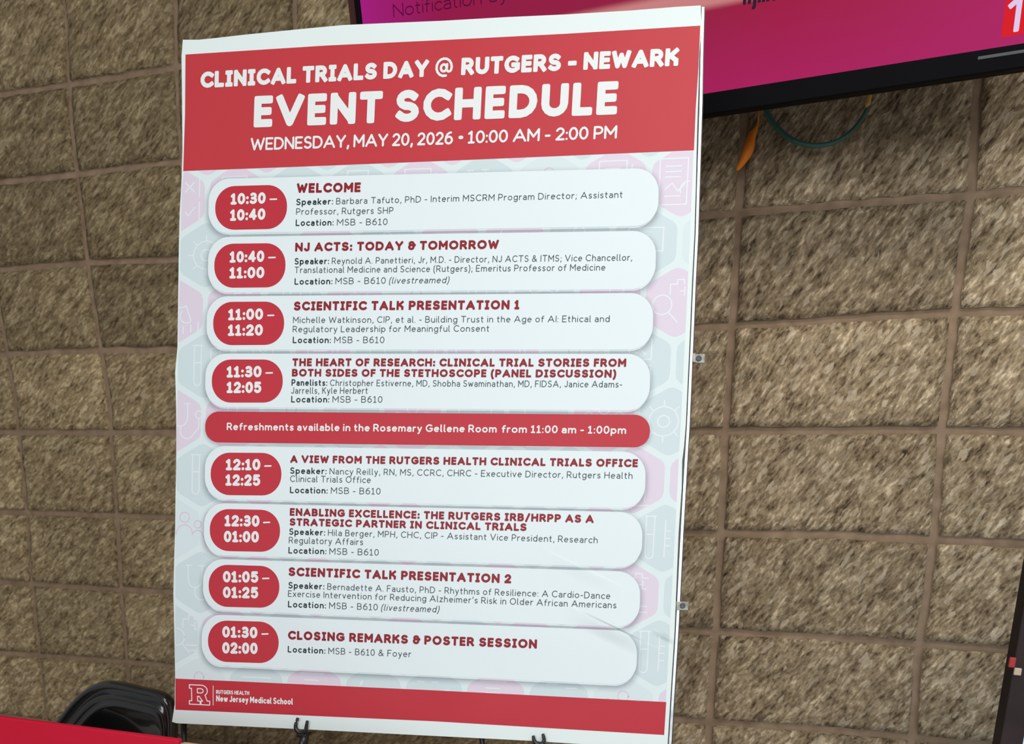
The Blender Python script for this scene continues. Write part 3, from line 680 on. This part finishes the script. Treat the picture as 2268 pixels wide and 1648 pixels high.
# (text, start x, end x, style) runs on one baseline: (x, y) -> (x, y), cap
BODY = [
    [((656, 455.2), (1378.8, 438.4), [('Speaker:', 656, 737.7, 'b'), ('Barbara Tafuto, PhD - Interim MSCRM Program Director; Assistant', 744.5, 1378.8, 'r')]),
     ((656, 476.3), (871.3, 473.7), [('Professor, Rutgers SHP', 656, 871.3, 'r')]),
     ((655, 501), (858.3, 498.8), [('Location:', 655, 739, 'b'), ('MSB - B610', 746.4, 858.3, 'r')])],
    [((652.5, 586.4), (1400, 577.8), [('Speaker:', 652.5, 729, 'b'), ('Reynold A. Panettieri, Jr, M.D. - Director, NJ ACTS & ITMS; Vice Chancellor,', 735, 1400, 'r')]),
     ((652.5, 605.5), (1340.5, 599.7), [('Translational Medicine and Science (Rutgers); Emeritus Professor of Medicine', 652.5, 1340.5, 'r')]),
     ((652.5, 631), (996.4, 627.5), [('Location:', 652.5, 736.3, 'b'), ('MSB - B610', 743, 854.3, 'r'), ('(livestreamed)', 861, 994, 'i')])],
    [((649.3, 716), (1350, 713.7), [('Michelle Watkinson, CIP, et al. - Building Trust in the Age of AI: Ethical and', 649.3, 1350, 'r')]),
     ((648.5, 736.4), (1083.6, 735), [('Regulatory Leadership for Meaningful Consent', 648.5, 1083.6, 'r')]),
     ((648.5, 760.4), (851.4, 760.4), [('Location:', 648.5, 733, 'b'), ('MSB - B610', 740.6, 851.4, 'r')])],
    [((645.9, 854.7), (1377.7, 858.8), [('Panelists:', 645.9, 725, 'b'), ('Christopher Estiverne, MD, Shobha Swaminathan, MD, FIDSA, Janice Adams-', 731, 1377.7, 'r')]),
     ((645, 872.4), (814.7, 872.6), [('Jarrells, Kyle Herbert', 645, 814.7, 'r')]),
     ((645, 891.7), (847, 892.3), [('Location:', 645, 729.7, 'b'), ('MSB - B610', 736.6, 847, 'r')])],
    [((642.7, 1049.6), (1400.7, 1061), [('Speaker:', 642.7, 723.4, 'b'), ('Nancy Reilly, RN, MS, CCRC, CHRC - Executive Director, Rutgers Health', 730, 1400.7, 'r')]),
     ((642.7, 1067.6), (821.3, 1070.3), [('Clinical Trials Office', 642.7, 821.3, 'r')]),
     ((642.4, 1092.4), (843, 1095.6), [('Location:', 642.4, 726, 'b'), ('MSB - B610', 733, 843, 'r')])],
    [((640.4, 1184.5), (1323.4, 1203.4), [('Speaker:', 640.4, 720.2, 'b'), ('Hila Berger, MPH, CHC, CIP - Assistant Vice President, Research', 726.6, 1323.4, 'r')]),
     ((640, 1203.6), (804.3, 1207.7), [('Regulatory Affairs', 640, 804.3, 'r')]),
     ((639, 1226), (839, 1231), [('Location:', 639, 723, 'b'), ('MSB - B610', 729.5, 839, 'r')])],
    [((638.7, 1303.4), (1351.5, 1327.2), [('Speaker:', 638.7, 718.5, 'b'), ('Bernadette A. Fausto, PhD - Rhythms of Resilience: A Cardio-Dance', 725, 1351.5, 'r')]),
     ((638, 1321.7), (1365, 1347.7), [("Exercise Intervention for Reducing Alzheimer's Risk in Older African Americans", 638, 1365, 'r')]),
     ((638, 1345.2), (974.5, 1357), [('Location:', 638, 722.2, 'b'), ('MSB - B610', 729, 836.8, 'r'), ('(livestreamed)', 843.6, 972, 'i')])],
    [((637.5, 1445), (910.7, 1456), [('Location:', 637.5, 720.8, 'b'), ('MSB - B610 & Foyer', 727.4, 910.7, 'r')])],
]
CAPB = 14.6
RC = uv(512, 450).x - uv(463, 450).x
for (l, r, tl, tr, bl, br, bd), tm, tt, bo in zip(CARDS, TIMES, TITLES, BODY):
    q = [uv(l, tl), uv(r, tr), uv(r - 3, br), uv(l - 2, bl)]
    out = round_quad(q, RC * 0.92, 10)
    soft_border(poster, out, 0.0115, 0.30, 0.35, 0.0040)
    pn = poly('schedule_panel', poster, out, 0.36, M_CARD)
    bl_, br_, t1, t2, b1, b2 = bd
    bq = [uv(bl_, t1), uv(br_, t2), uv(br_ - 1, b2), uv(bl_, b1)]
    poly('time_badge', pn, round_quad(bq, (bq[1] - bq[0]).length * 0.27, 10), 0.46, M_RED)
    ARC = 18
    lettering('time_lettering', pn, tm[0], tm[2], tm[3], 25.5, B_, 0.25, M_WHITEINK, h=0.6, sb=0.09)
    y_ = tm[3][1]; lettering('time_lettering', pn, tm[1], (tm[4][0], y_), (tm[4][1], y_ - 0.4), 24, B_, 0.14, M_WHITEINK, h=0.6)
    lettering('time_lettering', pn, tm[5], tm[6], tm[7], 25.5, B_, 0.25, M_WHITEINK, h=0.6, sb=0.09)
    for s, a, b, c in tt: lettering('title_lettering', pn, s, a, b, c, H, 0.265, M_TITLE, h=0.6, sb=0.17, sq=True, space=0.30)
    ARC = 26
    for (xa, ya), (xb, yb), runs in bo:
        for s, x0, x1, st in runs:
            f = lambda x: (x, ya + (yb - ya) * (x - xa) / (xb - xa))
            lettering('body_lettering', pn, s, f(x0), f(x1), CAPB, B_, 0.175 if st == 'b' else 0.115, M_BOLD if st == 'b' else M_BODY, h=0.6, sb=0.20, italic=0.2 if st == 'i' else 0.0, space=0.2)
ARC = 20
q = [uv(455, 911.5), uv(1440, 919), uv(1439, 991.5), uv(454.5, 980)]
out = round_quad(q, (q[3] - q[0]).length * 0.47, 12)
soft_border(poster, out, 0.008, 0.30, 0.25, 0.002)
bar = poly('refreshments_strip', poster, out, 0.40, M_RED)
lettering('strip_lettering', bar, 'Refreshments available in the Rosemary Gellene Room', (502.5, 953), (1100, 958.6), 17, B_, 0.185, M_WHITEINK, h=0.6, sb=0.16, space=0.2)
lettering('strip_lettering', bar, 'from 11:00 am - 1:00pm', (1111, 958.8), (1386.5, 961.5), 17.5, B_, 0.185, M_WHITEINK, h=0.6, sb=0.16, space=0.2)

# small clips on the right hand rim
for (cx_, cy_), hw in (((1548, 792), 1.0), ((1512, 1342), 1.0)):
    bm = bmesh.new()
    p = uv(cx_ - 9, cy_); q = uv(cx_ + 6, cy_); c = W3((p.x + q.x) / 2, p.y, -5.6 * mm)
    add_box(bm, c, EA * 0.0095, EB * 0.0062, PN * 0.0011, 0.0006)
    add_box(bm, W3(p.x - 0.001, p.y, -3.5 * mm), EA * 0.0022, EB * 0.0062, PN * 0.003, 0.0005)
    cl = bm_obj('rim_clip', bm, M_CLIP, poster)
    bm = bmesh.new()
    cc = W3(q.x - 0.0035, q.y, -4.4 * mm)
    rings = []
    for rr, hh in ((0.0042, 0.0), (0.0040, 0.001), (0.0030, 0.0016), (0.0016, 0.0009), (0.0002, 0.0009)):
        rings.append([bm.verts.new(cc + EA * rr * math.cos(2 * PI * k / 14) + EB * rr * math.sin(2 * PI * k / 14) + PN * hh) for k in range(14)])
    for a_, b_ in zip(rings, rings[1:]):
        for k in range(14): bm.faces.new([a_[k], a_[(k + 1) % 14], b_[(k + 1) % 14], b_[k]])
    bm_obj('screw_head', bm, M_DARKEDGE, cl)

# ------------------------------------------------------------------ easel: steel tube legs and two forked rests
easel = empty('display_easel', Vector((base.x, base.y + 0.1, 0)), 'black steel easel with two forked rests holding the schedule poster', 'easel')
def on_sheet(px, py, h): p = uv(px, py); return W3(p.x, p.y, h)
def down_to_floor(p, q):
    d = (q - p); return p + d * (p.z / -d.z)
LB = -0.019
def leg(p_top, p_low, r):
    bm = bmesh.new(); end = down_to_floor(p_top, p_low); end.z = 0.012
    tube(bm, [p_top, p_top.lerp(end, 0.5), end], r, 12)
    o = bm_obj('leg', bm, M_BLACKMT, easel, True)
    bm = bmesh.new(); tube(bm, [Vector((end.x, end.y, 0.0)), Vector((end.x, end.y, 0.03))], r * 1.35, 12); bm_obj('rubber_foot', bm, M_BLACKPL, o, True)
    return end
top_c = on_sheet(975, 420, LB - 0.01)
a = on_sheet(520, 900, LB); b = on_sheet(392, 1622, LB)
pl = on_sheet(392, 1560, LB); leg(pl, on_sheet(391, 1700, LB - 0.004), 0.0048)
leg(on_sheet(1440, 1560, LB), on_sheet(1441, 1700, LB - 0.004), 0.0048)
rear_top = on_sheet(1040, 1500, LB - 0.01)
leg(rear_top, at_y(1068, 1645, rear_top.y + 0.03), 0.0042)
bm = bmesh.new()
tube(bm, [on_sheet(1430, 1560, LB), on_sheet(1380, 1000, LB), on_sheet(1120, 420, LB), on_sheet(985, 260, LB)], 0.0055, 10); bm_obj('upright', bm, M_BLACKMT, easel, True)
bm = bmesh.new()
tube(bm, [on_sheet(400, 1560, LB), on_sheet(520, 1000, LB), on_sheet(840, 420, LB), on_sheet(965, 260, LB)], 0.0055, 10); bm_obj('upright', bm, M_BLACKMT, easel, True)
bm = bmesh.new(); tube(bm, [on_sheet(398, 1560, LB), on_sheet(1040, 1565, LB - 0.008), on_sheet(1436, 1580, LB)], 0.005, 10); bm_obj('crossbar', bm, M_BLACKMT, easel, True)
bm = bmesh.new(); tube(bm, [on_sheet(386, 1790, LB), on_sheet(1445, 1860, LB)], 0.006, 10); bm_obj('lower_crossbar', bm, M_BLACKMT, easel, True)
def fork(stem_pts, prong, seat_r):
    bm = bmesh.new()
    tube(bm, stem_pts, [0.0085, 0.0080, 0.0074, 0.0062][:len(stem_pts)], 12)
    o = bm_obj('forked_rest', bm, M_BLACKPL, easel, True)
    bm = bmesh.new(); n = len(prong)
    tube(bm, smooth_path(prong, 5), [0.0021 + 0.0014 * math.sin(PI * k / (5 * (n - 1))) for k in range(5 * (n - 1) + 1)], 10)
    bm_obj('prong', bm, M_BLACKPL, o, True)
    bm = bmesh.new(); c = prong[n // 2]
    add_box(bm, c + EB * 0.0035 - PN * 0.008, EA * 0.0080, EB * 0.0026, PN * 0.012, 0.0018); bm_obj('saddle', bm, M_BLACKPL, o)
H_ = 0.006
fork([on_sheet(664, 1800, LB + 0.006), on_sheet(668, 1700, 0.0), on_sheet(673, 1650, 0.004), on_sheet(677, 1627, 0.004)],
     [on_sheet(663, 1589, H_), on_sheet(658, 1607, H_), on_sheet(663, 1618, H_), on_sheet(672, 1622, H_), on_sheet(680, 1617, H_), on_sheet(682, 1608, H_), on_sheet(684, 1595, H_)], 0.01)
fork([on_sheet(1190, 1830, LB + 0.006), on_sheet(1192, 1730, 0.0), on_sheet(1194, 1680, 0.004), on_sheet(1195, 1655, 0.004)],
     [on_sheet(1182, 1628, H_), on_sheet(1184, 1638, H_), on_sheet(1189, 1645, H_), on_sheet(1196, 1647, H_), on_sheet(1204, 1644, H_), on_sheet(1206, 1636, H_), on_sheet(1203, 1624, H_)], 0.01)

# ------------------------------------------------------------------ wall screen, upper right
ZB = 2.06
s1, s2 = at_z(1560, 209, ZB), at_z(2268, 97, ZB)
TX = (s2 - s1); TX.z = 0; TX.normalize()
TNh = Vector((TX.y, -TX.x, 0))
TN = (TNh * 0.985 + Vector((0, 0, -0.17))).normalized()          # tilted a little down into the room
TY = TX.cross(TN).normalized(); TY = -TY if TY.z < 0 else TY
sl = on_plane(804, 60, s1, TN); x_left = (sl - s1).dot(TX)
TW, TH = 1.22, 0.69
def T3(x, y, h=0.0): return s1 + TX * (x_left + x) + TY * y + TN * h
def t_uv(px, py):
    p = on_plane(px, py, s1, TN) - s1; return (p.dot(TX) - x_left, p.dot(TY))
tv = empty('wall_screen', T3(TW / 2, 0, -0.03), 'large wall screen glowing magenta and crimson above the poster', 'screen')
def screen_mat():
    m = bpy.data.materials.new('lit_screen'); m.use_nodes = True; nt = m.node_tree; nt.nodes.clear()
    N = nt.nodes.new; L = nt.links.new
    out = N('ShaderNodeOutputMaterial'); em = N('ShaderNodeEmission'); mix = N('ShaderNodeAddShader'); gl_ = N('ShaderNodeBsdfGlossy'); gl_.inputs[1].default_value = 0.35; gl_.inputs[0].default_value = (0.0015, 0.0015, 0.0015, 1)
    uvm = N('ShaderNodeUVMap'); sp = N('ShaderNodeSeparateXYZ'); L(uvm.outputs[0], sp.inputs[0])
    r = N('ShaderNodeValToRGB'); els = r.color_ramp.elements
    stops = [(0.0, srgb(165, 32, 125)), (0.06, srgb(155, 30, 105)), (0.13, srgb(148, 28, 75)), (0.25, srgb(148, 32, 70)), (0.45, srgb(150, 35, 68)), (0.60, srgb(160, 30, 68)), (0.72, srgb(163, 34, 75)), (0.85, srgb(172, 40, 95)), (1.0, srgb(175, 50, 125))]
    els[0].position, els[0].color = stops[0]; els[1].position, els[1].color = stops[-1]
    for p, c in stops[1:-1]:
        e = els.new(p); e.color = c
    L(sp.outputs[0], r.inputs[0])
    # brighter magenta towards the lower rim, pale rose swoosh higher up
    r2 = N('ShaderNodeMapRange'); r2.inputs[1].default_value = 0.0; r2.inputs[2].default_value = 0.16; r2.inputs[3].default_value = 0.55; r2.inputs[4].default_value = 0.0
    L(sp.outputs[1], r2.inputs[0])
    m1 = N('ShaderNodeMix'); m1.data_type = 'RGBA'; m1.inputs[7].default_value = srgb(178, 36, 108); L(r2.outputs[0], m1.inputs[0]); L(r.outputs[0], m1.inputs[6])
    # pale rose band across the screen
    ye = t_uv(1600, 9)[1] / TH; yf = t_uv(1380, 13)[1] / TH
    r3 = N('ShaderNodeMapRange'); r3.interpolation_type = 'SMOOTHSTEP'; r3.inputs[1].default_value = ye - 0.010; r3.inputs[2].default_value = ye + 0.008; L(sp.outputs[1], r3.inputs[0])
    r4 = N('ShaderNodeMapRange'); r4.interpolation_type = 'SMOOTHSTEP'; r4.inputs[1].default_value = yf - 0.008; r4.inputs[2].default_value = yf + 0.012; r4.inputs[3].default_value = 1.0; r4.inputs[4].default_value = 0.0; L(sp.outputs[1], r4.inputs[0])
    r5 = N('ShaderNodeMath'); r5.operation = 'MULTIPLY'; L(r3.outputs[0], r5.inputs[0]); L(r4.outputs[0], r5.inputs[1])
    m2 = N('ShaderNodeMix'); m2.data_type = 'RGBA'; m2.inputs[7].default_value = srgb(203, 130, 130); L(r5.outputs[0], m2.inputs[0]); L(m1.outputs[2], m2.inputs[6])
    L(m2.outputs[2], em.inputs[0]); em.inputs[1].default_value = 1.0
    L(em.outputs[0], mix.inputs[0]); L(gl_.outputs[0], mix.inputs[1]); L(mix.outputs[0], out.inputs[0])
    return m
pan = mesh('display_panel', [T3(0, 0), T3(TW, 0), T3(TW, TH), T3(0, TH)], [(0, 1, 2, 3)], screen_mat(), tv)
uvl = pan.data.uv_layers.new(name='UVMap')
for li, (a, b) in zip(range(4), ((0, 0), (1, 0), (1, 1), (0, 1))): uvl.data[li].uv = (a, b)
bz = 0.030
def bar_box(name, x0, x1, y0, y1, h0, h1, m, parent, bev=0.002):
    bm = bmesh.new(); add_box(bm, T3((x0 + x1) / 2, (y0 + y1) / 2, (h0 + h1) / 2), TX * (x1 - x0) / 2, TY * (y1 - y0) / 2, TN * (h1 - h0) / 2, bev)
    return bm_obj(name, bm, m, parent)
M_BEZEL = mat('glossy_black_bezel', (0.004, 0.004, 0.005, 1), 0.6, 0.04)
M_MAROON = mat('dark_maroon_side', (0.075, 0.017, 0.015, 1), 0.35, 0.4)
fr = bar_box('bezel', -0.010, TW + 0.012, -bz, 0, -0.03, 0.006, M_BEZEL, tv)
bar_box('bezel', -0.010, TW + 0.012, TH, TH + 0.012, -0.03, 0.006, M_BEZEL, tv)
bar_box('bezel', -0.010, 0, 0, TH, -0.03, 0.006, M_BEZEL, tv)
bar_box('bezel', TW, TW + 0.012, 0, TH, -0.03, 0.006, M_BEZEL, tv)
o = bar_box('screen_housing', -0.045, TW + 0.012, -bz + 0.004, TH + 0.008, -0.055, -0.031, M_MAROON, tv); tag(o, 'dark maroon housing strip at left of screen')
bar_box('bezel_highlight', t_uv(2165, 130)[0], TW, -0.0120, -0.0080, 0.0058, 0.0066, mat('painted_grey_highlight', (0.07, 0.075, 0.075, 1), 0.5, 0.3), tv, 0.0003)  # grey strip painted as a highlight along the black bezel
bar_box('wall_bracket', TW / 2 - 0.2, TW / 2 + 0.2, 0.15, 0.5, -0.11, -0.056, M_BLACKMT, tv)
def screen_text(text, p0, p1, cap, wt, material, h, font=G, sq=False, sb=0.115):
    a = Vector(t_uv(*p0)); b = Vector(t_uv(*p1)); L = (b - a).length; e = (b - a) / L; up = Vector((-e.y, e.x))
    capm = abs(t_uv(p0[0], p0[1] - cap)[1] - a.y)
    Wn = sum(font[c][0] / 100 if c != ' ' else 0.26 for c in text) + sb * (len(text) - 1)
    sx = (L / capm - wt * len(text.replace(' ', ''))) / Wn
    V, F = [], []; x = 0
    for i, ch in enumerate(text):
        if ch == ' ': x += (0.26 + sb) * sx; continue
        ow, st = glyph_strokes(ch, font, wt, 0, sx)
        for k, pl in enumerate(st): ribbon([((x + q) * capm, w__ * capm) for q, w__ in pl], wt * capm / 2, V, F, k * 2e-5, sq)
        x += ow + sb * sx
    return mesh('screen_lettering', [T3(a.x + e.x * p + up.x * q, a.y + e.y * p + up.y * q, h + z) for p, q, z in V], F, material, pan)
def emis(name, c, s=1.0):
    m = bpy.data.materials.new(name); m.use_nodes = True; nt = m.node_tree; nt.nodes.clear()
    o = nt.nodes.new('ShaderNodeOutputMaterial'); e = nt.nodes.new('ShaderNodeEmission'); e.inputs[0].default_value = c; e.inputs[1].default_value = s
    nt.links.new(e.outputs[0], o.inputs[0]); return m
M_DKTXT = emis('screen_plum_text', srgb(88, 12, 62)); M_BKTXT = emis('screen_black_text', srgb(52, 34, 48)); M_WTXT = emis('screen_white_text', srgb(225, 205, 240))
ARC = 20
screen_text('Notification System', (872, 39), (1222, -14), 30, 0.10, M_DKTXT, 0.0008)
screen_text('njms.edu', (1645, 12), (1800, -10), 46, 0.19, M_BKTXT, 0.0008)
x0, y0 = t_uv(2216, 94); x1 = TW; 
mesh('number_tile', [T3(x0, 0.012, 0.0005), T3(x1, 0.012, 0.0005), T3(x1, 0.12, 0.0005), T3(x0, 0.12, 0.0005)], [(0, 1, 2, 3)], emis('screen_red_tile', srgb(220, 36, 44)), pan)
NUM1 = dict(G); NUM1['1'] = (20, '0,80 20,100 20,0')
screen_text('1', (2226, 75), (2256, 70), 80, 0.16, M_WTXT, 0.0012, NUM1, True)
NUM1['1'] = (30, '0,82 15,100 15,0;0,0 30,0')

# ------------------------------------------------------------------ cables under the screen
tagm = mat('orange_sleeve', (0.80, 0.21, 0.012, 1), 0.45, 0.3)
bm = bmesh.new()
YC = -0.06
pts = [at_y(x, y, YC) for x, y in ((1682, 235), (1678, 275), (1666, 300), (1658, 330), (1648, 352), (1632, 378))]
pp = smooth_path(pts, 5); n = len(pp)
tube(bm, pp, [0.0016 + 0.0080 * max(0.0, math.sin(PI * min(1, max(0, (k / (n - 1) - 0.22) / 0.78)))) ** 0.8 for k in range(n)], 10)
c1 = bm_obj('cable_sleeve', bm, tagm, None, True); tag(c1, 'bright orange cable end hanging below the screen, beside the poster', 'cable')
teal = mat('teal_cable_jacket', (0.035, 0.11, 0.09, 1), 0.5, 0.4)
bm = bmesh.new()
pts = [at_y(x, y, YC) for x, y in ((1694, 225), (1703, 258), (1725, 287), (1755, 310), (1795, 322), (1840, 318), (1875, 300), (1902, 272), (1918, 245), (1925, 222), (1926, 195))]
pp = smooth_path(pts, 6); n = len(pp)
tube(bm, pp, [0.0056 - 0.0030 * (k / (n - 1)) for k in range(n)], 8)
c2 = empty('teal_cable', pts[0], 'thin teal cable drooping in a loop below the screen', 'cable')
bm_obj('jacket', bm, teal, c2, True)
bm = bmesh.new(); tube(bm, [at_y(1919, 240, YC), at_y(1922, 228, YC), at_y(1925, 214, YC), at_y(1926, 200, YC)], [0.003, 0.005, 0.0045, 0.003], 10)
o = bm_obj('connector', bm, mat('amber_connector', (0.55, 0.33, 0.08, 1), 0.4, 0.4), c2, True); tag(o, 'amber plastic connector')

# ------------------------------------------------------------------ second screen standing at the lower right
YK = -0.55
k0 = at_y(2208, 1648, YK)
LEAN = math.radians(1.8); kx = k0.x - math.sin(LEAN) * k0.z + 0.004; KW, KT = 0.62, 1.62
kiosk = empty('standing_display', Vector((kx + KW / 2, YK + 0.02, 0)), 'tall black framed display with bright white screen cut off at the right edge', 'display')
kiosk.rotation_euler.y = LEAN; kiosk.location.z = 0.011
def kbox(name, x0, x1, z0, z1, y0, y1, m, bev=0.002, parent=None):
    bm = bmesh.new(); add_box(bm, Vector(((x0 + x1) / 2, (y0 + y1) / 2, (z0 + z1) / 2)), Vector(((x1 - x0) / 2, 0, 0)), Vector((0, (y1 - y0) / 2, 0)), Vector((0, 0, (z1 - z0) / 2)), bev)
    return bm_obj(name, bm, m, parent or kiosk)
M_KB = noisy(mat('dark_bronze_frame', (0.04, 0.03, 0.03, 1), 0.6, 0.1), 9, (0.018, 0.014, 0.016, 1), (0.05, 0.036, 0.034, 1))
kf = 0.0275
kbox('frame', kx, kx + kf, 0.05, KT, YK, YK + 0.04, M_KB)
kbox('frame', kx + KW - kf, kx + KW, 0.05, KT, YK, YK + 0.04, M_KB)
kbox('frame', kx + kf, kx + KW - kf, KT - kf, KT, YK, YK + 0.04, M_KB)
kbox('frame', kx + kf, kx + KW - kf, 0.05, 0.30, YK, YK + 0.04, M_KB)
kbox('lit_panel', kx + kf, kx + KW - kf, 0.30, KT - kf, YK + 0.004, YK + 0.03, emis('white_lit_panel', srgb(214, 232, 250), 1.0), 0.0)
kbox('foot', kx + 0.02, kx + KW - 0.02, 0.0, 0.05, YK - 0.12, YK + 0.16, M_KB, 0.004)
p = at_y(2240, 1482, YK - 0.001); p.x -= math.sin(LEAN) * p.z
o = kbox('painted_reflection', p.x - 0.004, p.x + 0.004, p.z - 0.007, p.z + 0.007, YK - 0.003, YK + 0.001, mat('red_reflection_paint', (0.35, 0.02, 0.02, 1), 0.5), 0.0012); tag(o, 'small red painted reflection')  # red patch standing in for a reflection on the frame
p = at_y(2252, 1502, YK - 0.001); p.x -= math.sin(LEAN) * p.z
o = kbox('painted_reflection', p.x - 0.0045, p.x + 0.0045, p.z - 0.005, p.z + 0.005, YK - 0.003, YK + 0.001, mat('cream_reflection_paint', (0.5, 0.4, 0.3, 1), 0.5), 0.0012); tag(o, 'small cream painted reflection')  # cream patch, the paler part of the same painted reflection

# ------------------------------------------------------------------ red panel and cream edged board, lower left, in front of the easel
M_REDP = noisy(mat('matt_red_panel', (0.56, 0.012, 0.035, 1), 0.7, 0.1), 4, (0.55, 0.011, 0.036, 1), (0.59, 0.014, 0.04, 1))
r0, r1 = at_z(0, 1587, 1.15), at_z(392, 1640.5, 1.15)
YR = (r0.y + r1.y) / 2
rp = empty('red_display_board', Vector(((r0.x + r1.x) / 2 - 0.2, YR, 0)), 'plain red display board at the bottom left corner in front of the chair', 'board')
def wbox(name, x0, x1, y0, y1, z0, z1, m, parent, bev=0.002):
    bm = bmesh.new(); add_box(bm, Vector(((x0 + x1) / 2, (y0 + y1) / 2, (z0 + z1) / 2)), Vector(((x1 - x0) / 2, 0, 0)), Vector((0, (y1 - y0) / 2, 0)), Vector((0, 0, (z1 - z0) / 2)), bev)
    return bm_obj(name, bm, m, parent)
wbox('panel', r0.x - 0.45, r1.x, YR, YR + 0.008, 0.04, 1.15, M_REDP, rp)
for xx in (r0.x - 0.3, r1.x - 0.1): wbox('foot', xx - 0.02, xx + 0.02, YR - 0.12, YR + 0.12, 0.0, 0.04, M_BLACKMT, rp, 0.004)
w1 = at_y(700, 1649, YR)
M_CREAM = mat('cream_board_rim', (0.48, 0.33, 0.2, 1), 0.6, 0.3); M_WB = mat('white_board_face', (0.78, 0.8, 0.78, 1), 0.5, 0.3)
za = at_y(396, 1642, YR).z
wb = empty('cream_edged_board', Vector((r1.x + 0.12, YR, 0)), 'white board with thin tan rim just right of the red board', 'board')
wbox('face', r1.x + 0.0035, r1.x + 0.24, YR, YR + 0.005, 0.045, za - 0.0035, M_WB, wb, 0.001)
bm = bmesh.new(); xe = r1.x + 0.2425
tube(bm, [Vector((xe, YR, 0.045)), Vector((xe, YR, za - 0.008)), Vector((xe - 0.003, YR, za - 0.003)), Vector((xe - 0.008, YR, za - 0.0018)), Vector((r1.x + 0.0105, YR, za - 0.0018)), Vector((r1.x + 0.005, YR, za - 0.003)), Vector((r1.x + 0.0025, YR, za - 0.009)), Vector((r1.x + 0.0025, YR, 0.045))], 0.0018, 8)
bm_obj('rim', bm, M_CREAM, wb, True)
for xx in (r1.x + 0.05, r1.x + 0.19): wbox('foot', xx - 0.02, xx + 0.02, YR - 0.1, YR + 0.1, 0.0, 0.045, M_BLACKMT, wb, 0.004)

# ------------------------------------------------------------------ black moulded chair behind the red board
YS = -0.42
M_CH = mat('glossy_black_chair', (0.014, 0.015, 0.016, 1), 0.2, 0.7, coat=0.7)
M_CHIN = mat('black_chair_inner', (0.009, 0.009, 0.010, 1), 0.38, 0.4)
cc = at_y(262, 1600, YS)
chair = empty('moulded_chair', Vector((cc.x, YS - 0.1, 0)), 'glossy black moulded chair with rounded rim behind the red board', 'chair')
rimpx = [(100, 1740), (112, 1640), (128, 1602), (150, 1572), (178, 1540), (208, 1518), (238, 1510), (275, 1514), (315, 1523), (352, 1532), (374, 1548), (384, 1575), (386, 1610), (384, 1660), (380, 1745)]
rimw = smooth_path([at_y(x, y, YS) for x, y in rimpx], 5)
ctr = at_y(258, 1740, YS)
rings = []
prof = [(0.99, 0.014, 0), (1.01, 0.004, 0), (1.00, -0.010, 0), (0.965, -0.013, 0), (0.935, 0.004, 0), (0.915, 0.008, 0), (0.885, -0.006, 0), (0.865, -0.008, 0), (0.83, 0.004, 0), (0.81, 0.004, 0), (0.785, -0.003, 0), (0.75, 0.010, 0), (0.68, 0.030, 0), (0.60, 0.050, 1), (0.40, 0.085, 1), (0.2, 0.10, 1), (0.02, 0.105, 1)]
bm = bmesh.new()
for s, dy, _ in prof:
    rings.append([bm.verts.new(Vector((ctr.x + (p.x - ctr.x) * s, YS + dy, ctr.z + (p.z - ctr.z) * s))) for p in rimw])
for a_, b_ in zip(rings, rings[1:]):
    for k in range(len(rimw) - 1): bm.faces.new([a_[k], a_[k + 1], b_[k + 1], b_[k]])
bm_obj('backrest', bm, M_CH, chair, True)
lo = rimw[0].z; xl, xr = rimw[0].x, rimw[-1].x
# lower back, seat and legs, hidden behind the red board
SZ = 0.62
bm = bmesh.new(); nseg = 14; prev = None
for t in [i / 10 for i in range(11)]:
    if t < 0.5: z = lo + (SZ - lo) * (t / 0.5); yy = YS + 0.015 - 0.04 * t
    else: z = SZ + 0.01 * math.sin((t - 0.5) * 6); yy = YS - 0.005 - 0.36 * (t - 0.5) / 0.5
    row = [bm.verts.new(Vector((xl + (xr - xl) * i / nseg, yy + 0.05 * (1 - (2 * i / nseg - 1) ** 2) * (1 if t < 0.5 else 0), z - 0.02 * (1 - (2 * i / nseg - 1) ** 2) * (1 if t >= 0.5 else 0)))) for i in range(nseg + 1)]
    if prev:
        for i in range(nseg): bm.faces.new([prev[i], prev[i + 1], row[i + 1], row[i]])
    prev = row
bmesh.ops.solidify(bm, geom=bm.faces[:], thickness=0.008)
bm_obj('seat', bm, M_CH, chair, True)
for sx_, sy_ in ((0, 0), (1, 0), (0, 1), (1, 1)):
    xx = xl + 0.02 + (xr - xl - 0.04) * sx_; yy = YS - 0.03 - 0.30 * sy_
    bm = bmesh.new(); tube(bm, [Vector((xx, yy, SZ - 0.02)), Vector((xx + (0.02 if sx_ else -0.02), yy + (0.02 if not sy_ else -0.02), 0.0))], [0.012, 0.009], 12)
    bm_obj('leg', bm, M_BLACKMT, chair, True)
